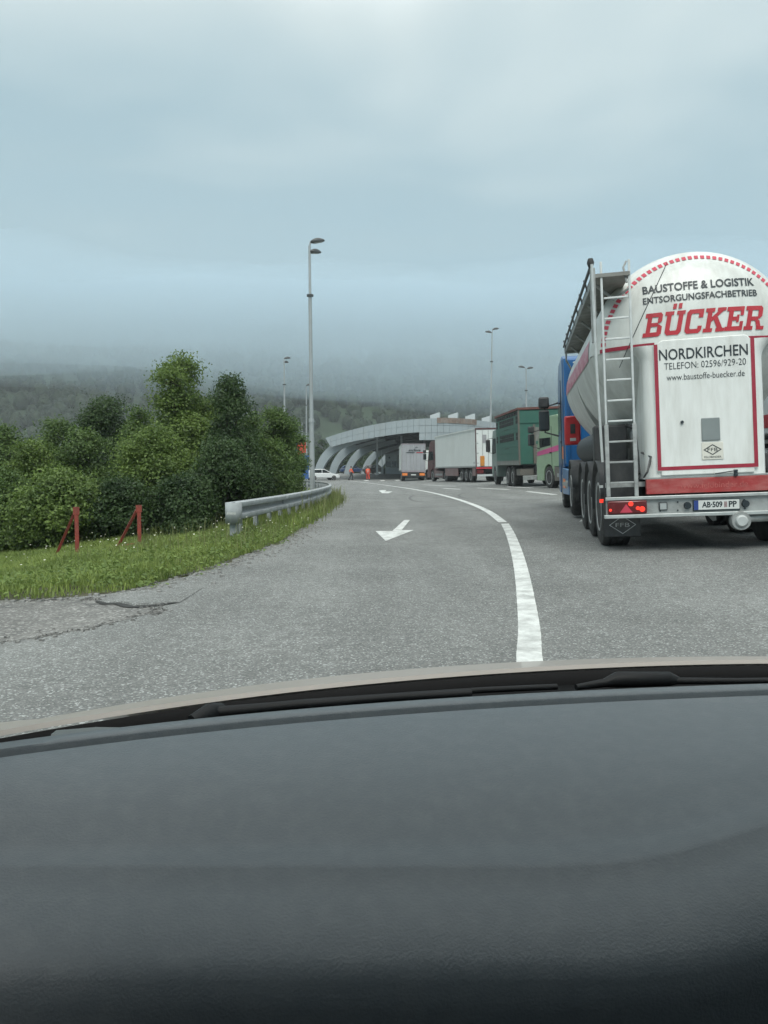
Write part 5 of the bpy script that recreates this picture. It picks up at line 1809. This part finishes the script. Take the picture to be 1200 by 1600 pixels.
def person(label, px, Y, heading, stride, legs_mat, arms, full=False):
    x = (px - 600) / F_PX * Y
    e = tag(empty('person', (x, Y, gh(x, Y)), (0, 0, heading)), label, 'person', 'road workers in orange')
    s = stride
    # one continuous figure: pelvis, spine, neck, head, both legs, both arms
    V = [(0, 0, .95), (0, .01, 1.18), (0, 0, 1.42), (0, .01, 1.54), (0, .03, 1.66), (0, .03, 1.76),
         (-.10, 0, .90), (-.11, .5 * s, .50), (-.11, .42 * s - .06, .09), (-.11, .42 * s + .12, .05),
         (.10, 0, .90), (.11, -.30 * s + .04, .50), (.11, -.62 * s - .04, .11), (.11, -.60 * s + .10, .04),
         (-.19, 0, 1.40), (-.25, -.10 * arms - .02, 1.14), (-.24, .10 * arms + .05, .92), (-.24, .14 * arms + .08, .83),
         (.19, 0, 1.40), (.25, .10 * arms, 1.14), (.24, .22 * arms + .05, .93), (.24, .26 * arms + .07, .84)]
    E = [(0, 1), (1, 2), (2, 3), (3, 4), (4, 5), (0, 6), (6, 7), (7, 8), (8, 9), (0, 10), (10, 11), (11, 12), (12, 13), (2, 14), (14, 15), (15, 16), (16, 17), (2, 18), (18, 19), (19, 20), (20, 21)]
    Rr = [.13, .12, .13, .055, .095, .075, .085, .062, .045, .04, .085, .062, .045, .04, .06, .045, .036, .035, .06, .045, .036, .035]
    skin_chain('body', V, E, Rr, skin, e)
    # clothing follows the same skeleton a little wider
    jk = [0, 1, 2, 14, 15, 16, 18, 19, 20]
    mp_ = {v: i for i, v in enumerate(jk)}
    skin_chain('jacket', [V[i] for i in jk], [(mp_[a], mp_[b]) for a, b in E if a in mp_ and b in mp_], [Rr[i] + .045 for i in jk], hivis, e)
    tr = [0, 6, 7, 8, 10, 11, 12]
    mp_ = {v: i for i, v in enumerate(tr)}
    skin_chain('trousers', [V[i] for i in tr], [(mp_[a], mp_[b]) for a, b in E if a in mp_ and b in mp_], [Rr[i] + .03 for i in tr], legs_mat, e)
    MB().lathe([(.02, .115), (.075, .09), (.10, .03), (.098, -.05), (.06, -.075)], 14, 'z', (0, .012, 1.70)).build('hair', hair_m, e, smooth=60)
    for z in (1.08, 1.22):
        MB().lathe([(.178, -.022), (.178, .022)], 18, 'z', (0, .005, z)).build('reflective_band', silver_m, e)
    for (fx, fy, fz) in (V[8], V[12]):
        MB().box(fx - .055, fx + .055, fy - .08, fy + .20, max(.0, fz - .10), fz + .02).build('boot', boot_m, e, bevel=.03)
    return e
person('walker in an orange jacket and dark trousers crossing the plaza', 548.5, 95.5, -R(70), .55, trous, 1.0)
person('worker in a full orange suit walking away from the camera', 575, 95.5, R(12), .42, pm('orange_trousers', (.62, .06, .03), .75, var=.15), .6)

# ================================================================== THE CAR THE PICTURE IS TAKEN FROM
dash_m = pm('dashboard_vinyl', (.090, .108, .119), 0.5, var=.07, scale=3, bump=.16, bscale=520, spec=.45, dirt=(.16, .175, .18), dirt_amt=.25, dirt_scale=(60, 60, 60))
dash_edge_m = dash_m
cowl_m = pm('cowl_black', (.004, .0045, .005), 0.75, spec=.15, var=.3, scale=9)
wiper_m = pm('wiper_black', (.008, .009, .01), 0.55, spec=.25, var=.2, scale=9)
seal_m = pm('rubber_seal', (.004, .004, .0045), 0.7, spec=.2, var=.2)
hood_m = pm('beige_car_paint', (.315, .29, .262), 0.36, 0.0, var=.05, scale=3, coat=.25, dirt=(.24, .225, .20), dirt_amt=.4, dirt_scale=(5, 5, 5))
trim_m = pm('grey_trim', (.09, .10, .10), 0.45, var=.1)
lining_m = pm('roof_lining', (.35, .34, .32), 0.85, var=.08)
ego = tag(empty('car', (0.42, .4, 0.0)), 'the car the picture is taken from: grey dashboard, wipers and beige bonnet', 'car')
OX, OY = -0.42, -.4
def ip(tab, x):
    if x <= tab[0][0]:
        a, b = tab[0], tab[1]
    elif x >= tab[-1][0]:
        a, b = tab[-2], tab[-1]
    else:
        for a, b in zip(tab, tab[1:]):
            if a[0] <= x <= b[0]:
                break
    return a[1] + (b[1] - a[1]) * (x - a[0]) / (b[0] - a[0])
def smooth_tab(tab):
    xs_ = np.linspace(tab[0][0], tab[-1][0], 60)
    c = np.polyfit([p[0] for p in tab], [p[1] for p in tab], 4)
    return lambda x: float(np.polyval(c, min(max(x, tab[0][0]), tab[-1][0])))
dash_edge = smooth_tab([(-.40, .652), (-.35, .676), (-.20, .742), (-.1, .768), (0, .79), (.22, .838), (.45, .868), (.70, .878), (.95, .868), (1.22, .80)])
hood_edge = smooth_tab([(-.52, .745), (-.42, .812), (-.30, .882), (-.166, .955), (.036, 1.040), (.28, 1.086), (.58, 1.115), (.8, 1.115), (1.05, 1.07), (1.3, .95)])
DZ = .85
def bulge(x, t):
    """soft swelling of the dashboard towards the passenger side and over the binnacle"""
    return .024 * sstep(.10, .40, x) * sstep(.34, .62, t) - .012 * sstep(-.20, -.42, x) * 0 
def crease_y(x):
    return .505 + .075 * sstep(.15, .46, x)
xs_ = np.linspace(-.44, 1.24, 85)
# across the dashboard: (distance back from the front edge, drop)
cross = [(-.010, -.030), (-.004, -.008), (.004, .0), (.030, .002), (.031, .000), (.033, -.020), (.046, -.022), (.050, .0005), (.056, .0025), (.075, .003), (.12, .002), (.17, -.004), (.21, -.014), (.235, -.024), (.246, -.026)]
rows_ = []
for c, dz in cross:
    row = []
    for x in xs_:
        g = dz
        if .034 < c < .05:                       # the moulded groove fades out at its ends
            g = dz + .015 * (1 - sstep(-.325, -.30, x)) * (dz < -.003)
        cc = c if c <= .056 else .056 + (c - .056) / .199 * (dash_edge(x) - crease_y(x) - .056 - .012)
        row.append((x + OX, dash_edge(x) - cc + OY, DZ + g + bulge(x, c / .42)))
    rows_.append(row)
lip = [(0.0, -.0248), (.004, -.0262), (.012, -.0310), (.025, -.0335), (.045, -.040), (.064, -.048), (.074, -.057), (.078, -.075), (.081, -.11), (.084, -.2), (.09, -.45)]
for c, dz in lip:
    rows_.append([(x + OX, crease_y(x) - c + OY, DZ + dz + bulge(x, .9) * (1 if c < .06 else .7)) for x in xs_])
MB().grid(rows_[::-1]).build('dashboard', dash_m, ego, smooth=70)
# cowl and scuttle between glass and bonnet
rows_ = []
for t, z in ((0, -.02), (.12, -.045), (.5, -.062), (.85, -.055), (1.0, -.05)):
    rows_.append([(x + OX, dash_edge(x) + .004 + (hood_edge(x) - dash_edge(x) - .0) * t + OY, DZ + z - .012 * t) for x in xs_])
MB().grid(rows_[::-1]).build('cowl', cowl_m, ego, smooth=60)
# bonnet
hx_ = np.linspace(-.56, 1.40, 60)
def hood_z(s, x):
    side = .4 * max(0, abs(x - .42) - .98) ** 2
    return .812 - .203 * s - .12 * s * s - side
rows_ = []
for s in (-.0, .004, .02, .06, .12, .2, .3, .4, .5, .62, .74, .85):
    rows_.append([(x + OX, hood_edge(x) + s * (1.0 if s < .01 else 1.0) + OY, hood_z(s, x) - (.006 if s == 0 else 0)) for x in hx_])
rows_.append([(x + OX, hood_edge(x) + .90 + OY, hood_z(.85, x) - .16) for x in hx_])
rows_.append([(x + OX, hood_edge(x) + .92 + OY, .20) for x in hx_])
MB().grid(rows_[::-1]).build('bonnet', hood_m, ego, smooth=60)
rows_ = [[(x + OX, hood_edge(x) - .012 + OY, .70) for x in hx_], [(x + OX, hood_edge(x) - .012 + OY, hood_z(0, x) - .020) for x in hx_], [(x + OX, hood_edge(x) - .001 + OY, hood_z(0, x) - .0085) for x in hx_]]
MB().grid(rows_).build('bonnet_seal', seal_m, ego, smooth=60)
# wipers lying on the glass base
def w_at(px, py, d):
    p = at(px, py, d)
    return (p.x + OX, p.y + OY, p.z)
def wiper(pix, rad, name='wiper_arm'):
    return MB().tube([w_at(*p) for p in pix], rad, 8).build(name, wiper_m, ego, smooth=60)
w1 = wiper([(300, 1128, .80), (330, 1114, .82), (345, 1109, .84)], [.008, .012, .008], 'wiper_pivot')
wiper([(335, 1114, .82), (450, 1103, .85), (600, 1091, .885), (736, 1083, .91)], [.0075, .006, .0055, .005])
wiper([(350, 1109, .835), (480, 1097, .865), (640, 1086, .90), (760, 1078, .92), (870, 1073, .94)], [.004] * 5, 'wiper_blade')
wiper([(900, 1074, .93), (945, 1067, .945), (965, 1062, .95), (1045, 1061, .955), (1060, 1063, .96)], [.004, .006, .011, .010, .005], 'wiper_pivot')
wiper([(1045, 1064, .955), (1150, 1064, .96), (1290, 1062, .96)], [.005, .004, .004])
# pale end of the scuttle at the left pillar
MB().add([w_at(77, 1162, .715), w_at(160, 1150, .745), w_at(226, 1137, .785), w_at(150, 1136, .79), w_at(88, 1141, .76), w_at(80, 1147, .73)], [(0, 1, 2, 3, 4, 5)]).build('scuttle_corner', trim_m, ego)
# windscreen pane, lightly tinted, with roof, lining and pillars behind it
gm = bpy.data.materials.new('windscreen_glass')
gm.use_nodes = True
gt = gm.node_tree
gt.nodes.clear()
go = gt.nodes.new('ShaderNodeOutputMaterial')
gb = gt.nodes.new('ShaderNodeBsdfTransparent')
gb.inputs['Color'].default_value = (.955, .985, .985, 1)
gt.links.new(gb.outputs[0], go.inputs['Surface'])
def ws_top(x):
    return .30 + .08 * (1 - ((x - .42) / .75) ** 2)
rows_ = []
for t in np.linspace(0, 1, 8):
    rows_.append([(x * (1 - .10 * t) + .042 * t + OX, (dash_edge(x) + .03) * (1 - t) + ws_top(x) * t + OY, (DZ - .01) * (1 - t) + 1.385 * t + .03 * math.sin(math.pi * t)) for x in np.linspace(-.40, 1.22, 24)])
MB().grid(rows_).build('windscreen', gm, ego, smooth=70)
rows_ = []
for y, z in ((0.0, 1.385), (.3, 1.41), (.9, 1.425), (1.6, 1.40), (2.1, 1.30)):
    rows_.append([(x + OX, ws_top(x) - y + OY, z - .10 * ((x - .42) / .75) ** 4 + .0) for x in np.linspace(-.33, 1.16, 16)])
rf = MB().grid(rows_).build('roof', hood_m, ego, smooth=60)
MB().grid([[(x, y, z - .025) for x, y, z in r_][::-1] for r_ in rows_]).build('roof_lining', lining_m, rf, smooth=60)
for s, xb, xt in ((-1, -.44, -.34), (1, 1.26, 1.17)):
    MB().tube([(xb + OX, dash_edge(xb) + .04 + OY, DZ - .04), ((xb + xt) / 2 + OX, .52 + OY, 1.16), (xt + OX, .30 + OY, 1.36)], [.045, .04, .035], 8).build('pillar', lining_m, ego, smooth=60)
    x0 = xb + s * .02 + OX
    MB().box(min(x0, x0 + s * .05), max(x0, x0 + s * .05), -1.1 + OY, .64 + OY, .25, .99).build('door', hood_m, ego, bevel=.02)
    for y in (1.35, -1.2):
        wheel(ego, xb - s * .10 + OX, y + OY, .30, .19, s)
MB().box(-.44 + OX, 1.26 + OX, -1.9 + OY, .60 + OY, .20, .27).build('floor', under_m, ego)
MB().box(-.44 + OX, 1.26 + OX, -1.15 + OY, -1.0 + OY, .28, 1.0).build('seat_back', pm('seat_cloth', (.05, .052, .055), .9, var=.15, scale=9), ego, bevel=.06)
MB().box(-.46 + OX, 1.28 + OX, -2.2 + OY, -1.75 + OY, .28, .92).build('tail', hood_m, ego, bevel=.06)
for s, xb in ((-1, -.40), (1, 1.22)):  # unseen pillars, added with the high door sills to cut side light
    MB().prism([(-.55 + OY, .98), (-.30 + OY, .98), (-.36 + OY, 1.37), (-.52 + OY, 1.37)], xb + OX - .03, xb + OX + .03, 'x').build('centre_pillar', lining_m, ego)
